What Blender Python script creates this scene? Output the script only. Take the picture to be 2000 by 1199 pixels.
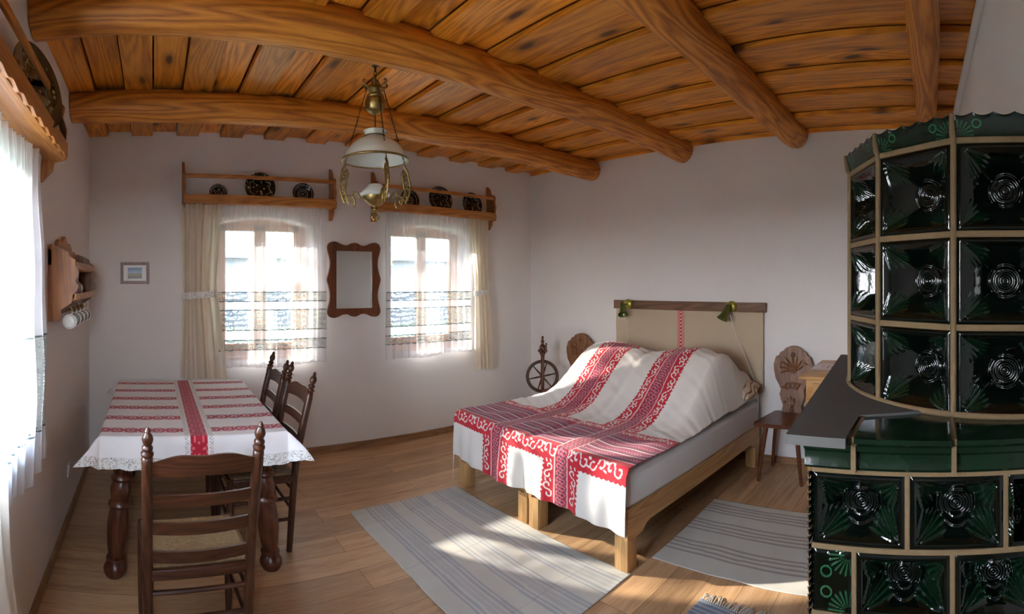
import bpy, bmesh, math, random
import numpy as np
from mathutils import Vector, Matrix
random.seed(7); rng = np.random.default_rng(7)
for o in list(bpy.data.objects): bpy.data.objects.remove(o)
S = bpy.context.scene; COL = S.collection
PI = math.pi

# ------------------------------------------------------------------ camera (stitched cylindrical panorama)
F, X0, Y0, HC = 970.0, 300.0, 553.0, 1.553
cam = bpy.data.cameras.new('camera'); co = bpy.data.objects.new('camera', cam); COL.objects.link(co)
cam.type = 'PANO'; cam.panorama_type = 'CENTRAL_CYLINDRICAL'
cam.central_cylindrical_radius = 1.0
cam.central_cylindrical_range_u_min = -1000 / F; cam.central_cylindrical_range_u_max = 1000 / F
cam.central_cylindrical_range_v_min = -(1199 - Y0) / F; cam.central_cylindrical_range_v_max = Y0 / F
cam.clip_start = 0.02; cam.clip_end = 200
co.location = (0, 0, HC); co.rotation_euler = (PI / 2, 0, -(1000 - X0) / F)
S.camera = co
S.view_settings.view_transform = 'Standard'; S.view_settings.look = 'None'
S.view_settings.gamma = 1.0; S.view_settings.use_curve_mapping = False
S.view_settings.exposure = 2.06
S.cycles.use_denoising = True
S.cycles.max_bounces = 10; S.cycles.diffuse_bounces = 6; S.cycles.glossy_bounces = 4
S.cycles.transmission_bounces = 6; S.cycles.transparent_max_bounces = 16
S.cycles.sample_clamp_indirect = 6.0
S.cycles.caustics_reflective = False; S.cycles.caustics_refractive = False

# ------------------------------------------------------------------ daylight
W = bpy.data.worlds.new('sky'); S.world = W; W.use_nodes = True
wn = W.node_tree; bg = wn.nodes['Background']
tc = wn.nodes.new('ShaderNodeTexCoord'); sp = wn.nodes.new('ShaderNodeSeparateXYZ')
wn.links.new(tc.outputs['Generated'], sp.inputs[0])
rp = wn.nodes.new('ShaderNodeValToRGB'); wn.links.new(sp.outputs['Z'], rp.inputs[0])
rp.color_ramp.elements[0].position = 0.0; rp.color_ramp.elements[0].color = (.93, .95, .98, 1)
rp.color_ramp.elements[1].position = 0.6; rp.color_ramp.elements[1].color = (.55, .72, 1.0, 1)
wn.links.new(rp.outputs[0], bg.inputs['Color']); # sky strength raised leftward and behind the viewer, added to lift the room's light
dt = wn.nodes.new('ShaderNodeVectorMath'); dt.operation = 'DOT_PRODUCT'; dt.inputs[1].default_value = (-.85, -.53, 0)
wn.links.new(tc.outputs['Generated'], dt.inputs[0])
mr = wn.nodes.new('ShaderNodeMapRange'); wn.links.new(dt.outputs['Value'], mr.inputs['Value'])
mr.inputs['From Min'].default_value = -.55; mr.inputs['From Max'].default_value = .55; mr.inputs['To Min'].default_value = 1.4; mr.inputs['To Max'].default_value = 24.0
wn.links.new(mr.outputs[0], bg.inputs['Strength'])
sun = bpy.data.lights.new('sun', 'SUN'); so = bpy.data.objects.new('sun', sun); COL.objects.link(so)
sun.energy = 8.5; sun.angle = 0.02; sun.color = (1.0, .93, .82)
SUN_DIR = Vector((.40, -.92, -.45)).normalized()
so.rotation_euler = SUN_DIR.to_track_quat('-Z', 'Y').to_euler(); so.location = (-2, 9, 6)

# room numbers (metres): camera above the origin, back wall at y = D1
D1, XR, XL, ZC = 4.30, 4.09, -0.56, 2.828
def wfy(x): return -0.178 + (x - 3.73) * 0.032      # the front wall runs slightly askew
WT = 0.36
WIN = [(0.54, 1.42, 0.88, 2.14), (2.22, 3.17, 0.88, 2.14)]   # back wall openings x0 x1 z0 z1
WLY = (0.72, 2.06, 0.88, 2.10)                               # left wall opening y0 y1 z0 z1
# portals: daylight enters through the window openings
def portal(name, loc, rot, sx, sy):
    l = bpy.data.lights.new(name, 'AREA'); l.shape = 'RECTANGLE'; l.size = sx; l.size_y = sy
    l.cycles.is_portal = True
    o = bpy.data.objects.new(name, l); COL.objects.link(o); o.location = loc; o.rotation_euler = rot
for i, (a, b, c, d) in enumerate(WIN):
    portal('window_daylight', ((a + b) / 2, D1 + WT + .02, (c + d) / 2), (-PI / 2, 0, 0), b - a, d - c)
portal('window_daylight', (XL - WT - .02, (WLY[0] + WLY[1]) / 2, (WLY[2] + WLY[3]) / 2), (0, -PI / 2, 0), WLY[3] - WLY[2], WLY[1] - WLY[0])

# small window added to the front wall behind the viewer, unseen, for fill light
FILL_WIN = (-0.47, 0.05, 1.15, 2.15)
portal('window_daylight', ((FILL_WIN[0] + FILL_WIN[1]) / 2, wfy(0) - WT - .05, (FILL_WIN[2] + FILL_WIN[3]) / 2), (PI / 2, 0, 0), .52, 1.0)

# ------------------------------------------------------------------ helpers
def tag(o, label=None, cat=None, group=None, kind=None):
    if label: o['label'] = label
    if cat: o['category'] = cat
    if group: o['group'] = group
    if kind: o['kind'] = kind
    return o
def thing(name, label, cat, loc=(0, 0, 0), rz=0, group=None):
    o = bpy.data.objects.new(name, None); COL.objects.link(o); o.empty_display_size = .1
    o.location = loc; o.rotation_euler = (0, 0, rz)
    return tag(o, label, cat, group)
class MB:
    def __init__(s): s.v = []; s.f = []; s.m = []
    def add(s, vs, fs, mi=0):
        b = len(s.v); s.v += [tuple(map(float, p)) for p in vs]
        s.f += [tuple(b + i for i in f) for f in fs]; s.m += [mi] * len(fs); return s
    def xf(s, M):
        s.v = [tuple(M @ Vector(p)) for p in s.v]; return s
    def merge(s, o, M=None):
        vs = o.v if M is None else [tuple(M @ Vector(p)) for p in o.v]
        b = len(s.v); s.v += vs; s.f += [tuple(b + i for i in f) for f in o.f]; s.m += o.m; return s
    def box(s, c, d, bev=0.0, rot=None, mi=0):
        x, y, z = d[0] / 2, d[1] / 2, d[2] / 2
        b = min(bev, x * .9, y * .9, z * .9)
        if b <= 0:
            vs = [(i * x, j * y, k * z) for i in (-1, 1) for j in (-1, 1) for k in (-1, 1)]
            fs = [(0, 1, 3, 2), (4, 6, 7, 5), (0, 4, 5, 1), (2, 3, 7, 6), (0, 2, 6, 4), (1, 5, 7, 3)]
        else:
            bm = bmesh.new(); bmesh.ops.create_cube(bm, size=1)
            for v in bm.verts: v.co = Vector((v.co.x * d[0], v.co.y * d[1], v.co.z * d[2]))
            bmesh.ops.bevel(bm, geom=list(bm.edges), offset=b, segments=2, affect='EDGES', profile=.5)
            bm.verts.index_update(); vs = [tuple(v.co) for v in bm.verts]
            fs = [tuple(v.index for v in f.verts) for f in bm.faces]; bm.free()
        M = Matrix.Translation(c) @ (rot.to_4x4() if rot is not None else Matrix.Identity(4))
        return s.add([M @ Vector(p) for p in vs], fs, mi)
    def tube(s, pts, r, n=10, cap=True, mi=0, flat=1.0):
        pts = [Vector(p) for p in pts]; k = len(pts)
        rs = list(r) if hasattr(r, '__len__') else [r] * k
        up = None; vs = []
        for i, p in enumerate(pts):
            t = (pts[min(i + 1, k - 1)] - pts[max(i - 1, 0)])
            t = t.normalized() if t.length > 1e-9 else Vector((0, 0, 1))
            if up is None: up = t.orthogonal().normalized()
            up = (up - t * up.dot(t)); up = up.normalized() if up.length > 1e-6 else t.orthogonal().normalized()
            w = t.cross(up)
            for j in range(n):
                a = 2 * PI * j / n
                vs.append(p + (up * math.cos(a) + w * math.sin(a) * flat) * rs[i])
        fs = [(i * n + j, i * n + (j + 1) % n, (i + 1) * n + (j + 1) % n, (i + 1) * n + j) for i in range(k - 1) for j in range(n)]
        if cap: fs += [tuple(range(n))[::-1], tuple((k - 1) * n + j for j in range(n))]
        return s.add(vs, fs, mi)
    def ring(s, c, R, r, ax='z', n=24, m=8, a0=0, a1=2 * PI, mi=0, el=1.0):
        full = abs(a1 - a0 - 2 * PI) < 1e-6; pts = []
        for i in range(n + (0 if full else 1)):
            a = a0 + (a1 - a0) * i / n; u, w = R * math.cos(a), R * el * math.sin(a)
            pts.append({'z': (u, w, 0), 'y': (u, 0, w), 'x': (0, u, w)}[ax])
        pts = [Vector(p) + Vector(c) for p in pts]
        if not full: return s.tube(pts, r, m, mi=mi)
        vs = []; C = Vector(c); nn = {'z': Vector((0, 0, 1)), 'y': Vector((0, 1, 0)), 'x': Vector((1, 0, 0))}[ax]
        for p in pts:
            o = (p - C).normalized()
            for j in range(m):
                a = 2 * PI * j / m; vs.append(p + o * math.cos(a) * r + nn * math.sin(a) * r)
        return s.add(vs, [(i * m + j, i * m + (j + 1) % m, ((i + 1) % n) * m + (j + 1) % m, ((i + 1) % n) * m + j) for i in range(n) for j in range(m)], mi)
    def lathe(s, prof, n=20, M=None, mi=0, close=True):
        vs = []; k = len(prof)
        for (r, z) in prof:
            for j in range(n):
                a = 2 * PI * j / n; vs.append(Vector((r * math.cos(a), r * math.sin(a), z)))
        if M is not None: vs = [M @ v for v in vs]
        fs = [(i * n + j, i * n + (j + 1) % n, (i + 1) * n + (j + 1) % n, (i + 1) * n + j) for i in range(k - 1) for j in range(n)]
        if close: fs += [tuple(range(n))[::-1], tuple((k - 1) * n + j for j in range(n))]
        return s.add(vs, fs, mi)
    def prism(s, pts, t, plane='xz', M=None, mi=0):
        # outline pts (2D, counter-clockwise) extruded by t about the plane, centred
        n = len(pts); f = {'xz': lambda a, b, c: (a, c, b), 'xy': lambda a, b, c: (a, b, c), 'yz': lambda a, b, c: (c, a, b)}[plane]
        vs = [Vector(f(a, b, -t / 2)) for a, b in pts] + [Vector(f(a, b, t / 2)) for a, b in pts]
        if M is not None: vs = [M @ v for v in vs]
        from mathutils.geometry import tessellate_polygon
        tr = tessellate_polygon([[Vector((a, b, 0)) for a, b in pts]])
        fs = [tuple(q) for q in tr] + [tuple(i + n for i in q[::-1]) for q in tr]
        fs += [(i, (i + 1) % n, n + (i + 1) % n, n + i) for i in range(n)]
        return s.add(vs, fs, mi)
    def ringprism(s, outer, inner, t, plane='xz', M=None):
        n = len(outer); f = {'xz': lambda a, b, c: (a, c, b), 'xy': lambda a, b, c: (a, b, c), 'yz': lambda a, b, c: (c, a, b)}[plane]
        vs = []
        for c in (-t / 2, t / 2):
            vs += [Vector(f(a, b, c)) for a, b in outer] + [Vector(f(a, b, c)) for a, b in inner]
        if M is not None: vs = [M @ v for v in vs]
        fs = []
        for i in range(n):
            j = (i + 1) % n
            fs += [(i, j, n + j, n + i), (2 * n + i, 3 * n + i, 3 * n + j, 2 * n + j), (i, 2 * n + i, 2 * n + j, j), (n + i, n + j, 3 * n + j, 3 * n + i)]
        return s.add(vs, fs)
    def build(s, name, mats, parent=None, smooth=35, fixn=True):
        me = bpy.data.meshes.new(name); me.from_pydata(s.v, [], s.f)
        mats = mats if isinstance(mats, (list, tuple)) else [mats]
        for m in mats: me.materials.append(m)
        if len(mats) > 1: me.polygons.foreach_set('material_index', s.m)
        if fixn:
            bm = bmesh.new(); bm.from_mesh(me); bmesh.ops.recalc_face_normals(bm, faces=bm.faces); bm.to_mesh(me); bm.free()
        if smooth:
            me.polygons.foreach_set('use_smooth', [True] * len(me.polygons))
            if smooth < 180: me.set_sharp_from_angle(angle=math.radians(smooth))
        o = bpy.data.objects.new(name, me); COL.objects.link(o)
        if parent: o.parent = parent
        return o
def grid_obj(name, P, mat, parent=None, cols=None, thick=0.0, attr='Col'):
    """P: (ny, nx, 3) array of points -> a sheet; cols (ny,nx,3) becomes the woven/printed pattern."""
    ny, nx = P.shape[:2]; n = ny * nx
    idx = np.arange(n).reshape(ny, nx)
    q = np.stack([idx[:-1, :-1], idx[:-1, 1:], idx[1:, 1:], idx[1:, :-1]], -1).reshape(-1, 4)
    V = P.reshape(-1, 3)
    if thick:
        du = np.gradient(P, axis=1); dv = np.gradient(P, axis=0); N = np.cross(du, dv)
        N /= np.linalg.norm(N, axis=2, keepdims=True) + 1e-12
        V = np.concatenate([V, (P - N * thick).reshape(-1, 3)])
        q2 = q[:, ::-1] + n
        e = []
        for ring in (idx[0, :], idx[:, -1], idx[-1, ::-1], idx[::-1, 0]):
            e.append(np.stack([ring[1:], ring[:-1], ring[:-1] + n, ring[1:] + n], -1))
        q = np.concatenate([q, q2] + e)
    me = bpy.data.meshes.new(name)
    me.vertices.add(len(V)); me.vertices.foreach_set('co', V.astype(np.float32).ravel())
    me.loops.add(len(q) * 4); me.loops.foreach_set('vertex_index', q.astype(np.int32).ravel())
    me.polygons.add(len(q)); me.polygons.foreach_set('loop_start', np.arange(0, len(q) * 4, 4, dtype=np.int32))
    me.polygons.foreach_set('use_smooth', [True] * len(q))
    me.update(calc_edges=True); me.validate()
    if cols is not None:
        ca = me.color_attributes.new(attr, 'FLOAT_COLOR', 'POINT')
        c4 = np.ones((len(V), 4), np.float32); cc = cols.reshape(-1, 3); c4[:n, :3] = cc
        if thick: c4[n:, :3] = cc
        ca.data.foreach_set('color', c4.ravel())
    me.materials.append(mat)
    o = bpy.data.objects.new(name, me); COL.objects.link(o)
    if parent: o.parent = parent
    return o
def copy_tree(o, parent=None):
    c = o.copy(); COL.objects.link(c); c.parent = parent
    for ch in list(o.children): copy_tree(ch, c)
    return c
def vnoise(x, y, seed=0):
    """smooth pseudo-noise from a few sines, about -1..1"""
    r = np.random.default_rng(seed); out = 0
    for k in range(6):
        a, b, p = r.uniform(-1, 1, 3); out = out + np.sin((a * x + b * y) * (1 + k * .7) + p * 6.28)
    return out / 3.0
def RZ(a): return Matrix.Rotation(a, 4, 'Z')
def RX(a): return Matrix.Rotation(a, 4, 'X')
def RY(a): return Matrix.Rotation(a, 4, 'Y')
def T(x, y, z): return Matrix.Translation((x, y, z))

# ------------------------------------------------------------------ materials
class NT:
    def __init__(s, name):
        s.mat = bpy.data.materials.new(name); s.mat.use_nodes = True; s.t = s.mat.node_tree
        s.b = s.t.nodes['Principled BSDF']; s.out = s.t.nodes['Material Output']
    def n(s, ty, props=None, **ins):
        nd = s.t.nodes.new('ShaderNode' + ty)
        for k, v in (props or {}).items(): setattr(nd, k, v)
        for k, v in ins.items():
            key = int(k[1:]) if k[0] == 'i' and k[1:].isdigit() else k.replace('_', ' ')
            s.set(nd.inputs[key], v)
        return nd
    def set(s, sock, v):
        if hasattr(v, 'is_output') or isinstance(v, bpy.types.NodeSocket): s.t.links.new(v, sock)
        elif isinstance(v, bpy.types.Node): s.t.links.new(v.outputs[0], sock)
        else:
            if sock.type == 'RGBA' and len(v) == 3: v = (*v, 1)
            sock.default_value = v
    def math(s, op, a, b=None, c=None):
        nd = s.t.nodes.new('ShaderNodeMath'); nd.operation = op; s.set(nd.inputs[0], a)
        if b is not None: s.set(nd.inputs[1], b)
        if c is not None: s.set(nd.inputs[2], c)
        return nd.outputs[0]
    def mix(s, f, a, b, bt='MIX'):
        nd = s.t.nodes.new('ShaderNodeMix'); nd.data_type = 'RGBA'; nd.blend_type = bt
        s.set(nd.inputs[0], f); s.set(nd.inputs[6], a); s.set(nd.inputs[7], b); return nd.outputs[2]
    def ramp(s, f, stops):
        nd = s.t.nodes.new('ShaderNodeValToRGB'); e = nd.color_ramp.elements
        while len(e) < len(stops): e.new(.5)
        for i, (p, c) in enumerate(stops):
            e[i].position = p; e[i].color = (*c, 1) if hasattr(c, '__len__') else (c, c, c, 1)
        s.set(nd.inputs[0], f); return nd.outputs[0]
    def coords(s, scale=(1, 1, 1), island=False, kind='Object'):
        tc = s.n('TexCoord'); v = tc.outputs[kind]
        if island:
            g = s.n('NewGeometry'); sc = s.n('VectorMath', {'operation': 'SCALE'}, i0=(37.1, 11.7, 23.3)); s.set(sc.inputs['Scale'], g.outputs['Random Per Island'])
            ad = s.n('VectorMath', {'operation': 'ADD'}, i0=v, i1=sc.outputs[0]); v = ad.outputs[0]
        mp = s.n('Mapping'); s.set(mp.inputs['Vector'], v); mp.inputs['Scale'].default_value = scale
        return mp.outputs[0]
    def bump(s, h, strength=.3, dist=.01):
        bp = s.n('Bump'); bp.inputs['Strength'].default_value = strength; bp.inputs['Distance'].default_value = dist
        s.set(bp.inputs['Height'], h); s.set(s.b.inputs['Normal'], bp.outputs[0]); return bp
    def P(s, **k):
        for a, v in k.items(): s.set(s.b.inputs[a.replace('_', ' ')], v)
        return s
def plain(name, col, rough=.5, metal=0, noise=0.0, nscale=20, bump=0, spec=None, **kw):
    m = NT(name)
    if noise or bump:
        c = m.coords(); nz = m.n('TexNoise', Vector=c, Scale=nscale, Detail=5.0)
        if noise:
            dk = tuple(x * (1 - noise) for x in col)
            m.P(Base_Color=m.mix(nz.outputs[0], dk, tuple(min(1, x * (1 + noise * .6)) for x in col)))
        else: m.P(Base_Color=col)
        if bump: m.bump(nz.outputs[0], bump, .004)
    else: m.P(Base_Color=col)
    m.P(Roughness=rough, Metallic=float(metal))
    for a, v in kw.items(): m.P(**{a: v})
    return m.mat
def wood(name, light, mid, dark, axis='x', rough=.5, sc=1.0, knots=0.0, island=False, ring=.55, bump=.15):
    m = NT(name); st = {'x': (.09, 1, 1), 'y': (1, .09, 1), 'z': (1, 1, .09)}[axis]
    base = m.coords(tuple(a * sc for a in st), island)
    n1 = m.n('TexNoise', Vector=base, Scale=5.0, Detail=1.6, Roughness=.5, Distortion=.25)
    rings = m.math('FRACT', m.math('MULTIPLY', n1.outputs[0], 17.0))
    tri = m.math('ABSOLUTE', m.math('SUBTRACT', rings, .5))
    fine = m.n('TexNoise', Vector=base, Scale=90.0, Detail=3.0)
    f = m.math('ADD', m.math('MULTIPLY', tri, ring * 1.1), m.math('MULTIPLY', fine.outputs[0], .45))
    blot = m.n('TexNoise', Vector=base, Scale=2.3, Detail=2.0); f = m.math('ADD', f, m.math('MULTIPLY', m.math('SUBTRACT', blot.outputs[0], .5), .35))
    c = m.ramp(f, [(.1, dark), (.42, mid), (.75, light)])
    if island:
        g = m.n('NewGeometry'); v = m.math('ADD', m.math('MULTIPLY', g.outputs['Random Per Island'], .45), .76)
        c = m.mix(1.0, c, m.n('CombineColor', Red=v, Green=v, Blue=v).outputs[0], 'MULTIPLY')
    if knots:
        kst = {'x': (.42, 1, 1), 'y': (1, .42, 1), 'z': (1, 1, .42)}[axis]
        kc = m.coords(kst, island)
        kn = m.n('TexNoise', Vector=kc, Scale=8.0, Detail=2.0)
        kd = m.n('VectorMath', {'operation': 'ADD'}, i0=kc); sc2 = m.n('VectorMath', {'operation': 'SCALE'}, i0=kn.outputs['Color']); sc2.inputs['Scale'].default_value = .05
        m.set(kd.inputs[1], sc2.outputs[0])
        vo = m.n('TexVoronoi', {'voronoi_dimensions': '2D'}, Vector=kd.outputs[0], Scale=4.6)
        pick = m.math('GREATER_THAN', m.n('SeparateColor', Color=vo.outputs['Color']).outputs[0], 1 - knots)
        spot = m.ramp(vo.outputs['Distance'], [(.06, 1.0), (.13, .4), (.26, 0.0)])
        k = m.math('MULTIPLY', m.n('SeparateColor', Color=spot).outputs[0], pick)
        c = m.mix(k, c, tuple(x * .28 for x in dark))
    m.P(Base_Color=c, Roughness=rough); m.bump(f, bump, .004)
    return m.mat
def cloth(name, col=None, rough=.9, attr=None, transl=0.0, wv=1.0, bump=.25):
    m = NT(name); c = m.coords((1, 1, 1))
    wx = m.n('TexWave', {'wave_type': 'BANDS', 'bands_direction': 'X'}, Vector=c, Scale=170.0 * wv)
    wy = m.n('TexWave', {'wave_type': 'BANDS', 'bands_direction': 'Z' if transl else 'Y'}, Vector=c, Scale=170.0 * wv)
    nz = m.n('TexNoise', Vector=c, Scale=9.0, Detail=4.0)
    h = m.math('ADD', m.math('MULTIPLY', wx.outputs['Fac'], wy.outputs['Fac']), nz.outputs[0])
    base = m.n('VertexColor', {'layer_name': attr}).outputs[0] if attr else None
    if base is None: base = m.mix(nz.outputs[0], tuple(x * .93 for x in col), col)
    m.P(Base_Color=base, Roughness=rough); m.b.inputs['Sheen Weight'].default_value = .15
    m.bump(h, bump, .002)
    if transl:
        tr = m.n('BsdfTranslucent'); m.set(tr.inputs[0], base)
        mx = m.n('MixShader'); mx.inputs[0].default_value = transl
        m.t.links.new(m.b.outputs[0], mx.inputs[1]); m.t.links.new(tr.outputs[0], mx.inputs[2]); m.t.links.new(mx.outputs[0], m.out.inputs[0])
    return m.mat

# plaster
def plaster():
    m = NT('plaster'); c = m.coords(); a = m.n('TexNoise', Vector=c, Scale=2.2, Detail=4.0); b = m.n('TexNoise', Vector=c, Scale=38.0, Detail=4.0)
    m.P(Base_Color=m.mix(a.outputs[0], (.72, .69, .675), (.78, .76, .75)), Roughness=.92)
    m.bump(m.math('ADD', a.outputs[0], m.math('MULTIPLY', b.outputs[0], .25)), .35, .012); return m.mat
def floor_mat():
    m = NT('oak_floor'); c = m.coords()
    br = m.n('TexBrick', {'offset': .43, 'squash': 1.0}, Vector=c, Scale=1.0); 
    br.inputs['Color1'].default_value = (0, 0, 0, 1); br.inputs['Color2'].default_value = (1, 1, 1, 1); br.inputs['Mortar'].default_value = (.5, .5, .5, 1)
    br.inputs['Brick Width'].default_value = 1.9; br.inputs['Row Height'].default_value = .19; br.inputs['Mortar Size'].default_value = .0018
    r = m.n('SeparateColor', Color=br.outputs['Color']).outputs[0]
    off = m.n('VectorMath', {'operation': 'SCALE'}, i0=(9.1, 5.3, 3.7)); m.set(off.inputs['Scale'], r)
    ad = m.n('VectorMath', {'operation': 'ADD'}, i0=c, i1=off.outputs[0]); mp = m.n('Mapping', Vector=ad.outputs[0]); mp.inputs['Scale'].default_value = (.16, 1.6, 1)
    n1 = m.n('TexNoise', Vector=mp.outputs[0], Scale=7.0, Detail=6.0, Roughness=.62, Distortion=.6)
    n2 = m.n('TexNoise', Vector=mp.outputs[0], Scale=60.0, Detail=4.0)
    f = m.math('ADD', m.math('MULTIPLY', n1.outputs[0], .7), m.math('MULTIPLY', n2.outputs[0], .3))
    col = m.ramp(f, [(.3, (.30, .165, .075)), (.5, (.52, .31, .155)), (.7, (.68, .44, .25))])
    v = m.math('ADD', m.math('MULTIPLY', r, .3), .82)
    col = m.mix(1.0, col, m.n('CombineColor', Red=v, Green=v, Blue=v).outputs[0], 'MULTIPLY')
    col = m.mix(m.math('MULTIPLY', br.outputs['Fac'], .7), col, (.08, .04, .02))
    m.P(Base_Color=col, Roughness=.42); m.bump(m.math('SUBTRACT', f, br.outputs['Fac']), .12, .003); return m.mat
M = {}
M['plaster'] = plaster(); M['floor'] = floor_mat()
pine = ((.86, .38, .050), (.72, .265, .022), (.36, .105, .008))
M['ceil'] = wood('ceiling_pine', *pine, axis='y', knots=.42, island=True, rough=.42)
M['beam'] = wood('beam_pine', (.74, .30, .038), (.52, .175, .016), (.21, .055, .006), axis='x', knots=.28, sc=1.1, rough=.5, ring=.8, bump=.4)
M['shelf'] = wood('honey_pine', (.62, .29, .08), (.46, .185, .04), (.25, .085, .017), axis='x', rough=.4)
M['shelfy'] = wood('honey_pine_side', (.48, .20, .05), (.34, .12, .025), (.18, .055, .012), axis='z', rough=.4)
M['darkwood'] = wood('dark_stained_wood', (.105, .038, .016), (.06, .02, .009), (.025, .009, .005), axis='z', rough=.32, sc=1.5)
M['darkwoodx'] = wood('dark_stained_slat', (.13, .045, .018), (.07, .023, .010), (.03, .010, .005), axis='x', rough=.32, sc=1.5)
M['tableleg'] = wood('red_brown_wood', (.15, .045, .016), (.085, .024, .010), (.03, .009, .004), axis='z', rough=.28, sc=1.2)
M['mirrorwood'] = wood('mirror_oak', (.24, .075, .022), (.15, .042, .012), (.06, .017, .006), axis='z', rough=.38, sc=1.5)
M['oak'] = wood('rough_oak', (.24, .12, .06), (.15, .07, .034), (.06, .028, .014), axis='y', rough=.6, sc=1.2, bump=.5)
M['carved'] = wood('carved_walnut', (.30, .135, .05), (.20, .08, .028), (.08, .03, .011), axis='z', rough=.45, sc=1.2)
M['seatwood'] = wood('seat_wood', (.22, .07, .022), (.13, .038, .013), (.05, .014, .006), axis='x', rough=.3, sc=1.2)
M['bedpine'] = wood('bed_pine', (.66, .42, .19), (.55, .32, .13), (.36, .19, .07), axis='x', rough=.45, knots=.04)
M['bedleg'] = wood('bed_pine_leg', (.62, .38, .17), (.50, .29, .115), (.34, .18, .065), axis='z', rough=.45)
M['nspine'] = wood('stand_pine', (.62, .36, .13), (.50, .26, .085), (.30, .14, .04), axis='y', rough=.4)
M['skirt'] = wood('skirting_oak', (.42, .24, .115), (.31, .165, .075), (.19, .09, .04), axis='x', rough=.45)
M['winframe'] = wood('window_frame_larch', (.60, .33, .19), (.50, .26, .14), (.36, .17, .085), axis='z', rough=.4)
M['white'] = plain('white_paint', (.78, .78, .76), .4)
M['porcelain'] = plain('porcelain', (.80, .79, .76), .12, Coat_Weight=.5)
M['opal'] = plain('opal_glass', (.82, .86, .84), .12, Coat_Weight=.4, Transmission_Weight=0.0)
def opal_mat():
    m = NT('opal_shade_glass'); tr = m.n('BsdfTranslucent'); tr.inputs[0].default_value = (.9, .93, .9, 1); m.P(Base_Color=(.86, .89, .86), Roughness=.1, Coat_Weight=.4)
    mx = m.n('MixShader'); mx.inputs[0].default_value = .35; m.t.links.new(m.b.outputs[0], mx.inputs[1]); m.t.links.new(tr.outputs[0], mx.inputs[2]); m.t.links.new(mx.outputs[0], m.out.inputs[0]); return m.mat
M['opal'] = opal_mat()
M['brass'] = plain('aged_brass', (.36, .25, .09), .42, 1, noise=.55, nscale=60, bump=.5)
M['darkmetal'] = plain('dark_bronze', (.13, .085, .035), .45, 1, noise=.4, nscale=50)
M['green_brass'] = plain('green_enamel', (.115, .14, .035), .25, .4, noise=.3)
M['yellow_brass'] = plain('yellow_green_brass', (.36, .33, .06), .3, .6)
M['mattress'] = cloth('white_sheet', (.70, .70, .72), bump=.15)
M['sheetgrey'] = cloth('dark_under_sheet', (.05, .07, .09))
M['linen'] = cloth('linen_hanging', (.50, .40, .28), transl=0.0, bump=.3)
M['drape'] = cloth('beige_drape', (.86, .78, .66), transl=.5, bump=.2)
M['cord'] = plain('white_cord', (.62, .60, .54), .6)
M['slate'] = plain('slate_top', (.075, .073, .068), .6, noise=.3, nscale=9, bump=.15)
M['grout'] = plain('sand_grout', (.145, .094, .044), .85, noise=.25, nscale=60, bump=.5)
M['soil'] = plain('garden_grass', (.13, .16, .10), .9, noise=.5, nscale=4)
M['mirror'] = plain('mirror_glass', (.82, .85, .84), .02, 1)
M['printed'] = cloth('printed_cloth', attr='Col', bump=.12)
M['black_iron'] = plain('black_iron', (.02, .02, .02), .5, .6)
# ================================================================== ROOM
YF = -0.34
def struct(o): o['kind'] = 'structure'; return o
struct(MB().box(((XL - WT + XR + WT) / 2, 2.0, -.05), (XR - XL + 2 * WT, 5.8, .1)).build('floor', M['floor'], smooth=0))
# back wall: pieces around two openings whose heads are slightly arched
def wall_piece_arch(mb, a, b, ztop, zspring, y0, y1, rise=.07):
    pts = [(a, ztop), (a, zspring)]
    k = 14
    for i in range(k + 1):
        t = i / k; pts.append((a + (b - a) * t, zspring + rise * (1 - (2 * t - 1) ** 2)))
    pts += [(b, ztop)]
    mb.prism(pts, y1 - y0, 'xz', T(0, (y0 + y1) / 2, 0))
def slab(mb, x0, x1, y0, y1, z0, z1): mb.box(((x0 + x1) / 2, (y0 + y1) / 2, (z0 + z1) / 2), (x1 - x0, y1 - y0, z1 - z0))
ZT = 3.0
mb = MB(); ya, yb = D1, D1 + WT; xs = XL - WT
slab(mb, xs, WIN[0][0], ya, yb, 0, ZT); slab(mb, WIN[0][1], WIN[1][0], ya, yb, 0, ZT); slab(mb, WIN[1][1], XR + WT, ya, yb, 0, ZT)
for (a, b, c, d) in WIN:
    slab(mb, a, b, ya, yb, 0, c); wall_piece_arch(mb, a, b, ZT, d - .07, ya, yb)
struct(mb.build('wall_back', M['plaster'], smooth=30))
mb = MB(); xa, xb = XL - WT, XL
slab(mb, xa, xb, YF - .4, WLY[0], 0, ZT); slab(mb, xa, xb, WLY[1], D1, 0, ZT); slab(mb, xa, xb, WLY[0], WLY[1], 0, WLY[2]); slab(mb, xa, xb, WLY[0], WLY[1], WLY[3], ZT)
struct(mb.build('wall_left', M['plaster'], smooth=0))
mb = MB(); slab(mb, XR, XR + WT, -1.0, D1, 0, ZT); struct(mb.build('wall_right', M['plaster'], smooth=0))
# front wall (askew), behind the camera and the stove
mb = MB(); c, s_ = math.cos(math.atan(.032)), math.sin(math.atan(.032)); R = Matrix.Rotation(math.atan(.032), 4, 'Z')
def fwp(x0, x1, z0, z1):
    t = MB().box(((x0 + x1) / 2, -.18, (z0 + z1) / 2), (x1 - x0, .36, z1 - z0)); mb.merge(t, T(0, wfy(0), 0) @ R)
fwp(XL - .36, FILL_WIN[0], 0, ZT); fwp(FILL_WIN[1], XR + .1, 0, ZT); fwp(FILL_WIN[0], FILL_WIN[1], 0, FILL_WIN[2]); fwp(FILL_WIN[0], FILL_WIN[1], FILL_WIN[3], ZT)
# plaster fillet under the boards along the front wall
t = MB().box((2.3, .012, ZC - .012), (4.4, .05, .05), .02); mb.merge(t, T(0, wfy(0), 0) @ R)
struct(mb.build('wall_front', M['plaster'], smooth=0))
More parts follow.
